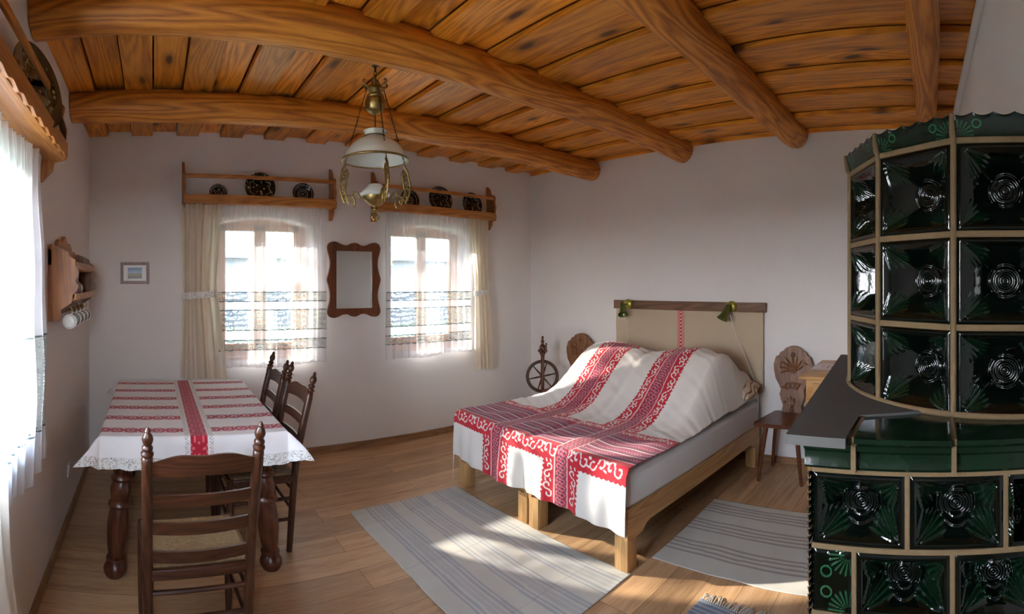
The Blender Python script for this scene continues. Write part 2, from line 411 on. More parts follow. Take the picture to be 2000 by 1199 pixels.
# ceiling: wide boards laid in two layers, running away from the front wall
mb = MB(); x = XL - .02; i = 0; wid = [.187, .2]
while x < XR + .05:
    w = wid[i % 2] * (1 + .05 * math.sin(i * 2.3)); low = (i % 2 == 0)
    if x + w > XR + .05: w = XR + .05 - x
    if low: mb.box((x + w / 2, 1.95, ZC + .018), (w, 4.72, .036), .002)
    else: mb.box((x + w / 2, 1.95, ZC + .049), (w - .022, 4.72, .026))
    x += w; i += 1
mb.box((1.75, 1.95, ZC + .17), (5.6, 5.6, .1))
struct(mb.build('ceiling', M['ceil'], smooth=0))
# skirting
struct(MB().box(((XL + XR) / 2, D1 - .009, .03), (XR - XL, .018, .06), .004).build('baseboard_back', M['skirt'], smooth=0))
o = MB().box((0, 0, .03), (4.6, .018, .06), .004).build('baseboard_left', M['skirt'], smooth=0); o.location = (XL + .009, 2.0, 0); o.rotation_euler = (0, 0, PI / 2); struct(o)
o = MB().box((0, 0, .03), (4.44, .018, .06), .004).build('baseboard_right', M['skirt'], smooth=0); o.location = (XR - .009, 2.06, 0); o.rotation_euler = (0, 0, PI / 2); struct(o)
# round beams, hand hewn
def beam(y, r, zb, label, seed, flat=1.0, el=1.0):
    rr = np.random.default_rng(seed); k = 60; n = 22; vs = []
    L = XR - XL - .01
    for i in range(k + 1):
        x = -L / 2 + L * i / k
        for j in range(n):
            a = 2 * PI * j / n
            q = r * (1 + .035 * math.sin(3 * x + seed) + .03 * math.sin(2 * a + x * 2.1 + seed) + .02 * math.sin(5 * a + x * 5) + .012 * rr.normal()) * (.80 + .20 * min(1.0, .90 / max(abs(math.cos((a + .25 + .1 * seed) % (PI / 3) - PI / 6)), .5)) if True else 1) * 1.02
            vs.append((x, math.cos(a) * q * el, math.sin(a) * q + .012 * math.sin(1.7 * x + seed)))
    fs = [(i * n + j, i * n + (j + 1) % n, (i + 1) * n + (j + 1) % n, (i + 1) * n + j) for i in range(k) for j in range(n)]
    fs += [tuple(range(n)), tuple(k * n + j for j in range(n))]
    m = MB().add(vs, fs); o = m.build('ceiling_beam', M['beam'], smooth=60)
    o.location = ((XL + XR) / 2, y, zb + r); return tag(o, label, 'beam', 'round ceiling beams')
beam(3.35, .102, 2.655, 'round honey-brown log beam nearest the back wall with the two small windows', 1)
beam(2.255, .108, 2.675, 'log beam from which the old oil lamp hangs, second from the back wall', 5)
beam(1.165, .105, 2.695, 'round log beam above the bed foot, third from the back wall', 9)
beam(0.05, .075, 2.690, 'thin straight log beam rising above the green tiled stove', 12, el=1.0)

# windows
def window(name, cx, z0, z1, w, loc, rz, handle=False, cross=True):
    r = bpy.data.objects.new(name, None); COL.objects.link(r); r.location = loc; r.rotation_euler = (0, 0, rz); struct(r)
    f = MB(); h = z1 - z0; t = .06; fr = .07
    f.box((0, 0, z0 + fr / 2), (w, t, fr), .006); f.box((0, 0, z1 - fr / 2), (w, t, fr), .006)
    for s in (-1, 1): f.box((s * (w / 2 - fr / 2), 0, (z0 + z1) / 2), (fr, t, h), .006)
    f.build('window_frame', M['winframe'], r)
    hw = (w - 2 * fr) / 2
    for s in (-1, 1):
        c = s * hw / 2; m = MB(); b = .055; zz0, zz1 = z0 + fr, z1 - fr
        for q in (-1, 1): m.box((c + q * (hw / 2 - b / 2), -.012, (zz0 + zz1) / 2), (b, .05, zz1 - zz0), .005)
        m.box((c, -.012, zz0 + b / 2), (hw, .05, b), .005); m.box((c, -.012, zz1 - b / 2), (hw, .05, b), .005)
        if cross: m.box((c, -.012, zz0 + (zz1 - zz0) * .66), (hw, .035, .03), .003)
        sash = m.build('window_sash', M['winframe'] if not handle else M['white'], r)
        g = MB().box((c, 0, (zz0 + zz1) / 2), (hw - 2 * b + .01, .006, zz1 - zz0 - 2 * b + .01)).build('pane', M['glass'], sash)
    if handle:
        m = MB().box((.02, -.045, 1.42), (.03, .012, .12), .004)
        m.tube([(.02, -.05, 1.44), (.02, -.095, 1.44), (.02, -.105, 1.43), (.022, -.105, 1.36), (.024, -.10, 1.32)], [.009, .009, .011, .011, .009], 10)
        m.build('window_handle', M['white'], r)
    return r
def glass():
    m = NT('window_glass'); tr = m.n('BsdfTransparent'); gl = m.n('BsdfGlossy', Roughness=.02); fr = m.n('Fresnel', IOR=1.45)
    mx = m.n('MixShader'); m.t.links.new(m.math('MULTIPLY', fr.outputs[0], .9), mx.inputs[0]); m.t.links.new(tr.outputs[0], mx.inputs[1]); m.t.links.new(gl.outputs[0], mx.inputs[2])
    m.t.links.new(mx.outputs[0], m.out.inputs[0]); return m.mat
M['glass'] = glass()
for i, (a, b, c, d) in enumerate(WIN):
    window('window_%d' % (i + 1), 0, c - .01, d + .02, b - a + .02, ((a + b) / 2, D1 + .24, 0), 0, cross=False)
    sl = MB().box((0, 0, 0), (b - a, .25, .02), .005).build('window_sill', M['winframe']); sl.location = ((a + b) / 2, D1 + .125, c + .012); struct(sl); sl.name = 'trim_%d' % (i + 1)
window('window_3', 0, WLY[2] - .01, WLY[3] + .01, WLY[1] - WLY[0] + .02, (XL - .15, (WLY[0] + WLY[1]) / 2, 0), PI / 2, handle=True)
sl = MB().box((0, 0, 0), (.2, WLY[1] - WLY[0], .02), .005).build('trim_3', M['white']); sl.location = (XL - .09, (WLY[0] + WLY[1]) / 2, WLY[2] + .012); struct(sl)

window('window_4', 0, FILL_WIN[2], FILL_WIN[3], FILL_WIN[1] - FILL_WIN[0], ((FILL_WIN[0] + FILL_WIN[1]) / 2, wfy(0) - .2, 0), PI, cross=False)  # frame of the added fill window, out of view

# garden beyond the windows
struct(MB().box((1, 14, -.6), (90, 90, .1)).build('garden_ground', M['soil'], smooth=0))
def tree(x, y, h, r, label, seed, col):
    t = thing('garden_tree', label, 'tree', (x, y, -.55)); rr = random.Random(seed)
    MB().tube([(0, 0, 0), (.1, 0, h * .35), (0, .1, h * .7)], [.16, .12, .05], 8).build('trunk', M['darkwood'], t)
    m = MB()
    for k in range(900):
        a = rr.uniform(0, 2 * PI); u = rr.uniform(-1, 1); q = r * rr.uniform(.35, 1) ** .5; s2 = math.sqrt(1 - u * u)
        c = Vector((q * s2 * math.cos(a), q * s2 * math.sin(a), h * .72 + q * u * .8)); e = rr.uniform(.10, .2)
        n1 = Vector((rr.gauss(0, 1), rr.gauss(0, 1), rr.gauss(0, 1))).normalized(); n2 = n1.orthogonal().normalized()
        m.add([c - n1 * e, c + n2 * e * .5, c + n1 * e, c - n2 * e * .5], [(0, 1, 2, 3)])
    m.build('foliage', col, t, smooth=0, fixn=False)
leaf = plain('green_leaves', (.22, .36, .14), .7); leaf2 = plain('pale_green_leaves', (.35, .46, .22), .7)
tree(-1.4, 13.0, 4.6, 1.9, 'leafy green tree outside, seen through the sheer curtain of the left back window', 3, leaf)
tree(5.6, 14.5, 4.8, 2.0, 'pale green tree outside, seen through the sheer curtain of the right back window', 4, leaf2)
# tall tree whose sparse crown breaks up the sun reaching the back windows
tw = thing('tall_walnut_tree', 'tall sparse tree beside the house, above and left of the back windows', 'tree', (-2.9, 10.2, -.55)); rr = random.Random(11)
MB().tube([(0, 0, 0), (.1, .1, 2.5), (.5, -.2, 4.2), (2.0, -.8, 6.0)], [.2, .16, .11, .05], 8).build('trunk', M['darkwood'], tw)
lm = MB()
for k in range(1500):
    c = Vector((rr.uniform(-.6, 5.4), rr.uniform(-2.0, 0.6), rr.uniform(4.2, 7.4)))
    if vnoise(c.x * 2.6, c.z * 2.9, 5) + .3 * math.sin(c.y * 3) < -.05: continue
    e = rr.uniform(.06, .13); n1 = Vector((rr.gauss(0, 1), rr.gauss(0, 1), rr.gauss(0, 1))).normalized(); n2 = n1.orthogonal().normalized()
    lm.add([c - n1 * e, c + n2 * e * .6, c + n1 * e, c - n2 * e * .6], [(0, 1, 2, 3)])
lm.build('foliage', leaf, tw, smooth=0, fixn=False)
def fill_building(loc, rz, w, label):  # added building covers the bright horizon and dims the view through the windows
    b = thing('added_yard_building', label, 'building', loc, rz)
    MB().box((0, 0, 1.7), (w, 4, 3.4)).build('wall', plain('dim_render', (.10, .12, .14), .9, noise=.15, nscale=1.5), b, smooth=0)
    MB().prism([(-2.6, 3.3), (2.6, 3.3), (0, 5.4)], w + .6, 'yz').build('roof', plain('slate_roof', (.07, .09, .11), .8), b, smooth=0)
    for k in range(int(w / 3)): MB().box((-w / 2 + 1.5 + 3 * k, -2.0, 1.9), (.9, .06, 1.1)).build('window', plain('dark_window', (.12, .14, .15), .3), b, smooth=0)
fill_building((2, 25.5, -.55), 0, 36, 'long dark building added across the yard to dim the back window view')

# ================================================================== PLATE SHELVES
def bracket_outline(h0, h1, d, mirror=False):
    # profile in (depth, z): depth 0 at wall. scrolled front
    return [(0, h0), (d * .25, h0 + .0), (d * .55, h0 + .05), (d * .6, h0 + .09), (d * .95, h0 + .10), (d * 1.0, h0 + .14),
            (d * .9, h0 + .18), (d * .98, h0 + .24), (d * .86, h0 + .30), (d * .92, h0 + .345), (d * .8, h0 + .37), (d * .45, h0 + .385), (d * .3, h1 - .03), (d * .1, h1), (0, h1)]
def plate_shelf(L, d, zb, label, loc, rz):
    """origin at wall; local x along wall, -y into room. zb = bottom of the brackets"""
    t = thing('plate_shelf', label, 'shelf', loc, rz)
    hb = zb + .10                                   # underside of board
    for s in (-1, 1):
        m = MB(); m.prism([(a * -1, b) for a, b in bracket_outline(zb, zb + .475, d)], .022, 'yz', T(s * (L / 2 - .011), 0, 0) @ Matrix.Identity(4))
        # prism 'yz' maps (a,b,c)->(c,a,b): depth along -y
        m.build('side_bracket', M['shelfy'], t)
    MB().box((0, -d / 2 + .0, hb + .011), (L - .044, d - .02, .022), .003).build('shelf_board', M['shelf'], t)
    # scalloped front apron
    n = 40; W_ = L - .02; pts = [(-W_ / 2, hb + .075), (-W_ / 2, hb + .012)]
    for i in range(n * 2 + 1):
        u = i / (2 * n); pts.append((-W_ / 2 + W_ * u, hb + .004 + .006 * math.cos(u * 2 * PI * 11)))
    pts += [(W_ / 2, hb + .012), (W_ / 2, hb + .075)]
    MB().prism(pts, .016, 'xz', T(0, -d + .006, 0)).build('front_apron', M['shelf'], t)
    MB().box((0, -d + .03, hb + .235), (L - .03, .016, .034), .004).build('plate_rail', M['shelf'], t)
    return t, hb + .022
def plate_mb(r):
    prof = [(.0, .004), (r * .5, .004), (r * .55, -.004), (r * .62, 0), (r * .72, .014), (r * .97, .024), (r, .027), (r * .985, .031), (r * .72, .02), (r * .6, .008), (r * .5, .010), (.0, .010)]
    return MB().lathe(prof, 40, close=False)
def plate_mat(kind, seed):
    m = NT('glazed_plate_%s' % kind); tcn = m.n('TexCoord'); sx = m.n('SeparateXYZ', Vector=tcn.outputs['Object'])
    x, y = sx.outputs[0], sx.outputs[1]
    rr = m.math('SQRT', m.math('ADD', m.math('MULTIPLY', x, x), m.math('MULTIPLY', y, y)))
    an = m.math('ARCTAN2', y, x)
    def band(v, c, w):  return m.math('LESS_THAN', m.math('ABSOLUTE', m.math('SUBTRACT', v, c)), w)
    if kind == 'rings':
        f = m.math('MAXIMUM', band(rr, .028, .0025), m.math('MAXIMUM', band(rr, .045, .0035), band(rr, .082, .002)))
        f = m.math('MAXIMUM', f, band(rr, .0, .010))
    elif kind == 'flower':
        pet = m.math('MULTIPLY', m.math('ABSOLUTE', m.math('COSINE', m.math('MULTIPLY', an, 2.5))), .034)
        f = band(rr, m.math('ADD', pet, .004), .004); f = m.math('MAXIMUM', f, m.math('MAXIMUM', band(rr, .055, .002), band(rr, .07, .0015)))
    else:
        pet = m.math('MULTIPLY', m.math('ABSOLUTE', m.math('SINE', m.math('MULTIPLY', an, 4.0))), .022)
        vo = m.n('TexVoronoi', Vector=tcn.outputs['Object'], Scale=26.0 + seed)
        f = m.math('MULTIPLY', m.math('LESS_THAN', vo.outputs['Distance'], .3), m.math('LESS_THAN', rr, .14))
        f = m.math('MAXIMUM', m.math('MULTIPLY', f, m.math('GREATER_THAN', m.n('TexNoise', Vector=tcn.outputs['Object'], Scale=20.0 + seed).outputs[0], .5)), band(rr, m.math('ADD', pet, .075), .003))
    c = m.mix(m.math('MULTIPLY', f, .75), (.012, .013, .011), (.42, .44, .36) if seed % 2 else (.34, .36, .25))
    m.P(Base_Color=c, Roughness=.12, Coat_Weight=.6); return m.mat
PM = {k: plate_mat(k, s) for k, s in (('rings', 1), ('flower', 2), ('bird', 3), ('leaf', 6))}
def plate(shelf_loc, rz, xl, zb, r, kind, label, group, d=.15, tilt=.16, yaw=0.0):
    o = plate_mb(r).build('plate', PM[kind], smooth=60)
    Mx = Matrix.Translation(shelf_loc) @ RZ(rz) @ T(xl, -.060 - abs(yaw) * .09, zb + r * math.cos(tilt) + .001) @ RZ(yaw) @ RX(PI / 2 - tilt)
    o.matrix_world = Mx; return tag(o, label, 'plate', group)
# shelf over the left back window
L1 = (0.925, D1, 0); t, zb = plate_shelf(1.36, .15, 2.125, 'long pine plate shelf above the left window of the back wall, holding three dark plates', L1, 0)
g = 'dark plates on the wall shelves'
plate(L1, 0, -.375, zb, .078, 'flower', 'small dark plate with a pale flower, leftmost on the shelf over the left back window', g)
plate(L1, 0, -.005, zb, .136, 'bird', 'large dark patterned plate in the middle of the shelf over the left back window', g)
plate(L1, 0, .385, zb, .098, 'rings', 'dark plate with pale rings, rightmost on the shelf over the left back window', g)
L2 = (2.72, D1, 0); t, zb = plate_shelf(1.42, .15, 2.135, 'long pine plate shelf over the right back window, partly behind the hanging lamp', L2, 0)
plate(L2, 0, -.33, zb, .105, 'rings', 'dark round plate behind the lamp arm, leftmost on the right back window shelf', g)
plate(L2, 0, .03, zb, .140, 'leaf', 'dark plate with bold leaves and white rim, middle of the right back shelf', g)
plate(L2, 0, .43, zb, .128, 'bird', 'dark glossy plate at the right end of the right back window shelf', g)
L3 = (XL, 1.66, 0); t, zb = plate_shelf(1.28, .16, 2.03, 'pine plate shelf above the left wall window, scalloped underside seen end on', L3, PI / 2)
plate(L3, PI / 2, .24, zb, .172, 'leaf', 'big dark plate with pale flowers, the larger of two on the left wall shelf', g, yaw=-.34)
plate(L3, PI / 2, .53, zb, .105, 'flower', 'smaller dark plate with drawn pattern, farther of two on the left wall shelf', g, yaw=-.34)

# ================================================================== CURTAINS
def sheer_mat(name, lace):
    m = NT(name); c = m.coords(); at = m.n('VertexColor', {'layer_name': 'Col'}); sc = m.n('SeparateColor', Color=at.outputs[0])
    hole_band, line = sc.outputs[0], sc.outputs[1]
    if lace == 'crochet':
        br = m.n('TexBrick', {'offset': 0.0}, Vector=m.coords((1, 1, 1)), Scale=1.0)
        mp = m.n('Mapping', Vector=c); mp.inputs['Rotation'].default_value = (PI / 2, 0, 0); m.set(br.inputs['Vector'], mp.outputs[0])
        br.inputs['Brick Width'].default_value = .016; br.inputs['Row Height'].default_value = .014; br.inputs['Mortar Size'].default_value = .0032
        nz = m.n('TexNoise', Vector=c, Scale=22.0, Detail=1.0)
        pat = m.math('MAXIMUM', m.math('MULTIPLY', br.outputs['Fac'], .9), m.math('GREATER_THAN', nz.outputs[0], .56))
    else:
        mp = m.coords((1, .02, 1)); vo = m.n('TexVoronoi', {'feature': 'DISTANCE_TO_EDGE'}, Vector=mp, Scale=42.0)
        nz = m.n('TexWave', {'wave_type': 'RINGS'}, Vector=mp, Scale=7.0, Distortion=5.0)
        pat = m.math('MAXIMUM', m.math('LESS_THAN', vo.outputs['Distance'], .10), m.math('GREATER_THAN', nz.outputs['Fac'], .62))
    op = m.math('MULTIPLY', m.math('SUBTRACT', 1.0, hole_band), .66 if lace == 'lace' else .62)            # plain voile opacity
    op2 = m.math('MULTIPLY', hole_band, m.math('ADD', .36, m.math('MULTIPLY', pat, .55)))
    o = m.math('MINIMUM', m.math('ADD', m.math('ADD', op, op2), m.math('MULTIPLY', line, .6)), .97)
    col = m.mix(line, m.mix(hole_band, (.92, .92, .95), (.58, .60, .58)), (.10, .12, .11))
    df = m.n('BsdfDiffuse'); m.set(df.inputs[0], col); tr = m.n('BsdfTranslucent'); m.set(tr.inputs[0], m.mix(.38 if lace == 'lace' else .05, col, (.0, .0, .0)))
    mx = m.n('MixShader'); mx.inputs[0].default_value = .22 if lace == 'lace' else .7; m.t.links.new(df.outputs[0], mx.inputs[1]); m.t.links.new(tr.outputs[0], mx.inputs[2])
    tp = m.n('BsdfTransparent'); fx = m.n('MixShader'); m.t.links.new(o, fx.inputs[0]); m.t.links.new(tp.outputs[0], fx.inputs[1]); m.t.links.new(mx.outputs[0], fx.inputs[2])
    m.t.links.new(fx.outputs[0], m.out.inputs[0]); return m.mat
M['voile'] = sheer_mat('voile_with_lace_bands', 'lace'); M['crochet'] = sheer_mat('voile_with_crochet', 'crochet')
def curtain(name, w, z0, z1, amp, pleats, mat, label, cat, loc, rz, bands=(), lines=(), seed=0, hem=lambda u: 0.0, xoff=lambda u, v: 0.0, waist=None, nx=260, nz=150, group=None):
    u = np.linspace(0, 1, nx)[None, :]; v = np.linspace(0, 1, nz)[:, None]      # v 0 top .. 1 bottom
    zb = z0 + hem(u) + 0 * v + 0 * u; Z = z1 + (zb - z1) * v
    X = (u - .5) * w + xoff(u, v) + 0 * v
    if waist is not None:
        X = waist(u, v)
    ph = 2 * PI * pleats * u + .9 * np.sin(5 * u + seed) + .5 * v * np.sin(9 * u + seed)
    A = amp * (.45 + .55 * np.clip(v * 3, 0, 1)) * (1 + .4 * np.sin(13 * u + seed))
    Y = A * np.sin(ph) + amp * .35 * np.sin(2.3 * ph + 1) * (1 - .5 * v) + 0.01 * vnoise(u * 9, v * 4, seed)
    # gathered heading
    Y = Y + .006 * np.sin(2 * PI * pleats * 4 * u) * np.exp(-v * 18)
    C = np.zeros((nz, nx, 3))
    for (a, b) in bands: C[..., 0] = np.where((Z <= a) & (Z >= b), 1, C[..., 0])
    for l in lines: C[..., 1] = np.maximum(C[..., 1], (np.abs(Z - l) < .0035) * 1.0)
    P = np.stack([X, Y + 0 * X, Z], -1)
    o = grid_obj(name, P, mat, None, C); o.location = loc; o.rotation_euler = (0, 0, rz)
    if label: tag(o, label, cat, group)
    return o
bs = [(1.475, 1.395), (1.32, 1.145), (1.06, .975)]; ln = [1.475, 1.395, 1.32, 1.145, 1.06, .975]
g = 'white sheer curtains at the windows'
curtain('sheer_curtain', .99, .815, 2.224, .013, 13, M['voile'], 'white sheer curtain with three lace bands over the left window of the back wall', 'curtain', (1.03, D1 - .085, 0), 0, bs, ln, 1, lambda u: .012 * np.sin(9 * u) + .02 * u, nx=320, nz=320, group=g)
curtain('sheer_curtain', 1.02, .815, 2.234, .015, 12, M['voile'], 'white sheer curtain with three lace bands over the right window of the back wall', 'curtain', (2.63, D1 - .085, 0), 0, [(a - .01, b - .01) for a, b in bs], [a - .01 for a in ln], 4, lambda u: .01 * np.sin(11 * u) + .03 * u, nx=320, nz=320, group=g)
def lw(u, v): return (u - .5) * 1.15 + .02 * np.sin(8 * v)
curtain('sheer_curtain', 1.2, .76, 2.12, .020, 12, M['crochet'], 'white sheer curtain with wide crochet panel hanging at the left wall window', 'curtain', (XL + .055, 1.57, 0), PI / 2, [(1.33, .93)], [1.33, .93], 2, lambda u: .03 * np.sin(14 * u), nx=320, nz=320, group=g)
# beige drapes, gathered by lace ties
def drape(w_top, w_waist, w_bot, zw, x_top, x_waist, x_bot, z0, z1, loc, rz, label, pleats=5, seed=0, amp=.028):
    t = thing('drape_curtain', label, 'curtain', loc, rz)
    def wf(u, v):
        Zv = z1 + (z0 - z1) * v
        k = np.clip((z1 - Zv) / (z1 - zw), 0, 1); k = k * k * (3 - 2 * k); k2 = np.clip((zw - Zv) / (zw - z0), 0, 1); k2 = k2 ** .8
        w = w_top + (w_waist - w_top) * k + (w_bot - w_waist) * k2; c = x_top + (x_waist - x_top) * k + (x_bot - x_waist) * k2
        return c + (u - .5) * w
    o = curtain('drape', 1, z0, z1, amp, pleats, M['drape'], None, None, (0, 0, 0), 0, seed=seed, waist=wf, nx=160, nz=120); o.parent = t
    # tie
    n = 40; m = MB()
    pts = [(x_waist + (w_waist / 2 + .006) * math.cos(a), .045 * math.sin(a), zw + .012 * math.cos(a)) for a in np.linspace(0, 2 * PI, n)]
    vs = []
    for (x, y, z) in pts:
        vs += [(x, y, z - .028), (x, y, z + .028)]
    m.add(vs, [(2 * i, 2 * i + 2, 2 * i + 3, 2 * i + 1) for i in range(n - 1)]); ob = m.build('lace_tie', M['lace'], t, fixn=False)
    return t
def lace_mat():
    m = NT('white_lace'); c = m.coords(); vo = m.n('TexVoronoi', {'feature': 'DISTANCE_TO_EDGE'}, Vector=c, Scale=130.0)
    nz = m.n('TexNoise', Vector=c, Scale=60.0)
    a = m.math('MAXIMUM', m.math('LESS_THAN', vo.outputs['Distance'], .17), m.math('GREATER_THAN', nz.outputs[0], .54))
    m.P(Base_Color=(.80, .79, .76), Roughness=.9, Alpha=m.math('ADD', .30, m.math('MULTIPLY', a, .70))); return m.mat
M['lace'] = lace_mat()
drape(.34, .29, .40, 1.455, .0, -.015, .02, .745, 2.224, (.405, D1 - .105, 0), 0, 'beige drape gathered with a lace tie at the left side of the left back window', 4, 1)
drape(.26, .17, .25, 1.455, .0, .03, .07, .635, 2.232, (3.225, D1 - .105, 0), 0, 'beige drape gathered with a lace tie at the right side of the right back window', 4, 3, amp=.022)
drape(.30, .30, .50, 1.30, .0, .06, .26, .12, 2.10, (XL + .115, 1.10, 0), PI / 2, 'beige drape at the near side of the left wall window, at the photo edge', 4, 6, amp=.02)
# ================================================================== DINING TABLE
def smooth01(x): x = np.clip(x, 0, 1); return x * x * (3 - 2 * x)
TX, TY = .215, 3.31; TA, TB, TZ = .495, .74, .755
t = thing('dining_table', 'wooden dining table with thick turned legs under the red and white cloth', 'table', (TX, TY, 0))
MB().box((0, 0, TZ - .016), (2 * TA, 2 * TB, .030), .006).build('tabletop', M['tableleg'], t)
m = MB()
for s in (-1, 1):
    m.box((s * .36, 0, .67), (.028, 1.29, .10), .003); m.box((0, s * .645, .67), (.72, .028, .10), .003)
m.build('apron', M['tableleg'], t)
LP = [(.0, .62), (.050, .62), (.050, .55), (.044, .54), (.058, .525), (.060, .515), (.046, .50), (.050, .485), (.058, .46), (.052, .42), (.046, .40), (.062, .385), (.063, .372), (.047, .36),
      (.053, .33), (.059, .28), (.058, .22), (.050, .15), (.040, .105), (.052, .098), (.053, .09), (.040, .082), (.050, .07), (.062, .045), (.062, .03), (.052, .008), (.045, 0), (0, 0)]
for sx, sy in ((-1, -1), (1, -1), (-1, 1), (1, 1)):
    m = MB().lathe([(r, z) for r, z in LP], 24); m.box((0, 0, .655), (.10, .10, .13), .006)
    # splay the leg outward slightly
    m.v = [(x + sx * (.68 - z) * .07 + sx * .375, y + sy * (.68 - z) * .04 + sy * .645, z) for x, y, z in m.v]
    m.build('leg', M['tableleg'], t, smooth=50)
# cloth ------------------------------------------------------------
ov = .108; ds = .0045
U = np.arange(-(TA + ov), TA + ov + 1e-6, ds); V = np.arange(-(TB + ov), TB + ov + 1e-6, ds)
u, v = np.meshgrid(U, V)
def drape_pts(u, v, z0=TZ + .004):
    cu = np.clip(u, -TA, TA); cv = np.clip(v, -TB, TB); du, dv = u - cu, v - cv; L = np.hypot(du, dv) + 1e-9
    corner = np.minimum(np.abs(du), np.abs(dv)) / (L) * 1.4
    nu, nv = du / L, dv / L
    s = np.where(np.abs(dv) > np.abs(du), u, v)
    out = .013 * (1 - np.exp(-L * 60)) + L * (.16 + .52 * corner) + .008 * np.sin(s * 31 + u * 3) * smooth01(L * 9)
    drop = L * (.97 - .42 * corner)
    bumpz = .0015 * vnoise(u * 7, v * 5, 5) * (L < 1e-6)
    return np.stack([cu + nu * out, cv + nv * out, z0 - drop + np.abs(bumpz) * (L < 1e-6)], -1)
C = np.ones(u.shape + (3,)) * np.array([.86, .84, .85])
red = np.array([.40, .006, .028]); red2 = np.array([.30, .01, .03])
def motif_rows(a, b, half, period):
    """a: across the stripe (0 centre), b: along -> mask of the red figure on white"""
    ph = (b / period) % 1.0 - .5
    e = (ph * period) ** 2 / (period * .50) ** 2 + a ** 2 / (half * 1.0) ** 2
    e2 = ((np.abs(ph) - .5) * period) ** 2 / (period * .24) ** 2 + a ** 2 / (half * .95) ** 2
    hole = ((np.abs(ph) * period - period * .20) ** 2 + a ** 2) < (half * .15) ** 2
    hole2 = (np.abs(np.abs(a) - half * .5) < half * .07) & (np.abs(ph) < .2)
    ln = (np.abs(np.abs(a) - half * .98) < half * .10)
    zig = np.abs(np.abs(a) - half * (.55 + .4 * np.abs(np.sin(ph * 3 * PI)))) < half * .10
    core = (np.abs(a) < half * .80) & ~((np.abs(np.abs(ph) - .5) < .06) & (np.abs(a) > half * .45)) & ~((np.abs(np.abs(ph) - .28) < .045) & (np.abs(np.abs(a) - half * .42) < half * .16))
    return (core | (e < 1) | zig) & ~hole & ~hole2
for yc in (4.05 - .12, 4.05 - .38, 4.05 - .63, 4.05 - .88, 4.05 - 1.125, 4.05 - 1.37):
    a = v - (yc - TY); mk = (np.abs(a) < .042) & motif_rows(a, u, .042, .075) & (np.abs(u - .02) > .075)
    C[mk] = red
a = u - .02; st = np.abs(a) < .045
C[st] = [.62, .16, .17]; mk = st & motif_rows(a, v, .045, .10); C[mk] = red
C[(np.abs(np.abs(a) - .062) < .014) & ((np.sin(v * 420) * np.sin(a * 300) > .2))] = [.50, .47, .42]
cl = grid_obj('tablecloth', drape_pts(u, v), M['printed'], None, C, thick=.0012); cl.location = (TX, TY, 0)
tag(cl, 'white tablecloth with red woven stripes, draped over the dining table', 'tablecloth')
# lace hem strip
def hem_path(e):
    a, b = TA + e, TB + e; p = []
    n1, n2 = 420, 620
    p += [(x, -b) for x in np.linspace(-a, a, n1, endpoint=False)] + [(a, y) for y in np.linspace(-b, b, n2, endpoint=False)]
    p += [(x, b) for x in np.linspace(a, -a, n1, endpoint=False)] + [(-a, y) for y in np.linspace(b, -b, n2 + 1)]
    return np.array(p)
rows = []
for k, e in enumerate(np.linspace(ov - .002, ov + .052, 7)):
    pp = hem_path(e); sc = e + (0.006 * np.abs(np.sin(np.arange(len(pp)) * .11)) if k == 6 else 0)
    q = drape_pts(pp[:, 0], pp[:, 1], TZ + .003); q[:, 2] -= (sc - e) if k == 6 else 0
    rows.append(q)
hm = grid_obj('lace_hem', np.stack(rows), M['lace'], cl)

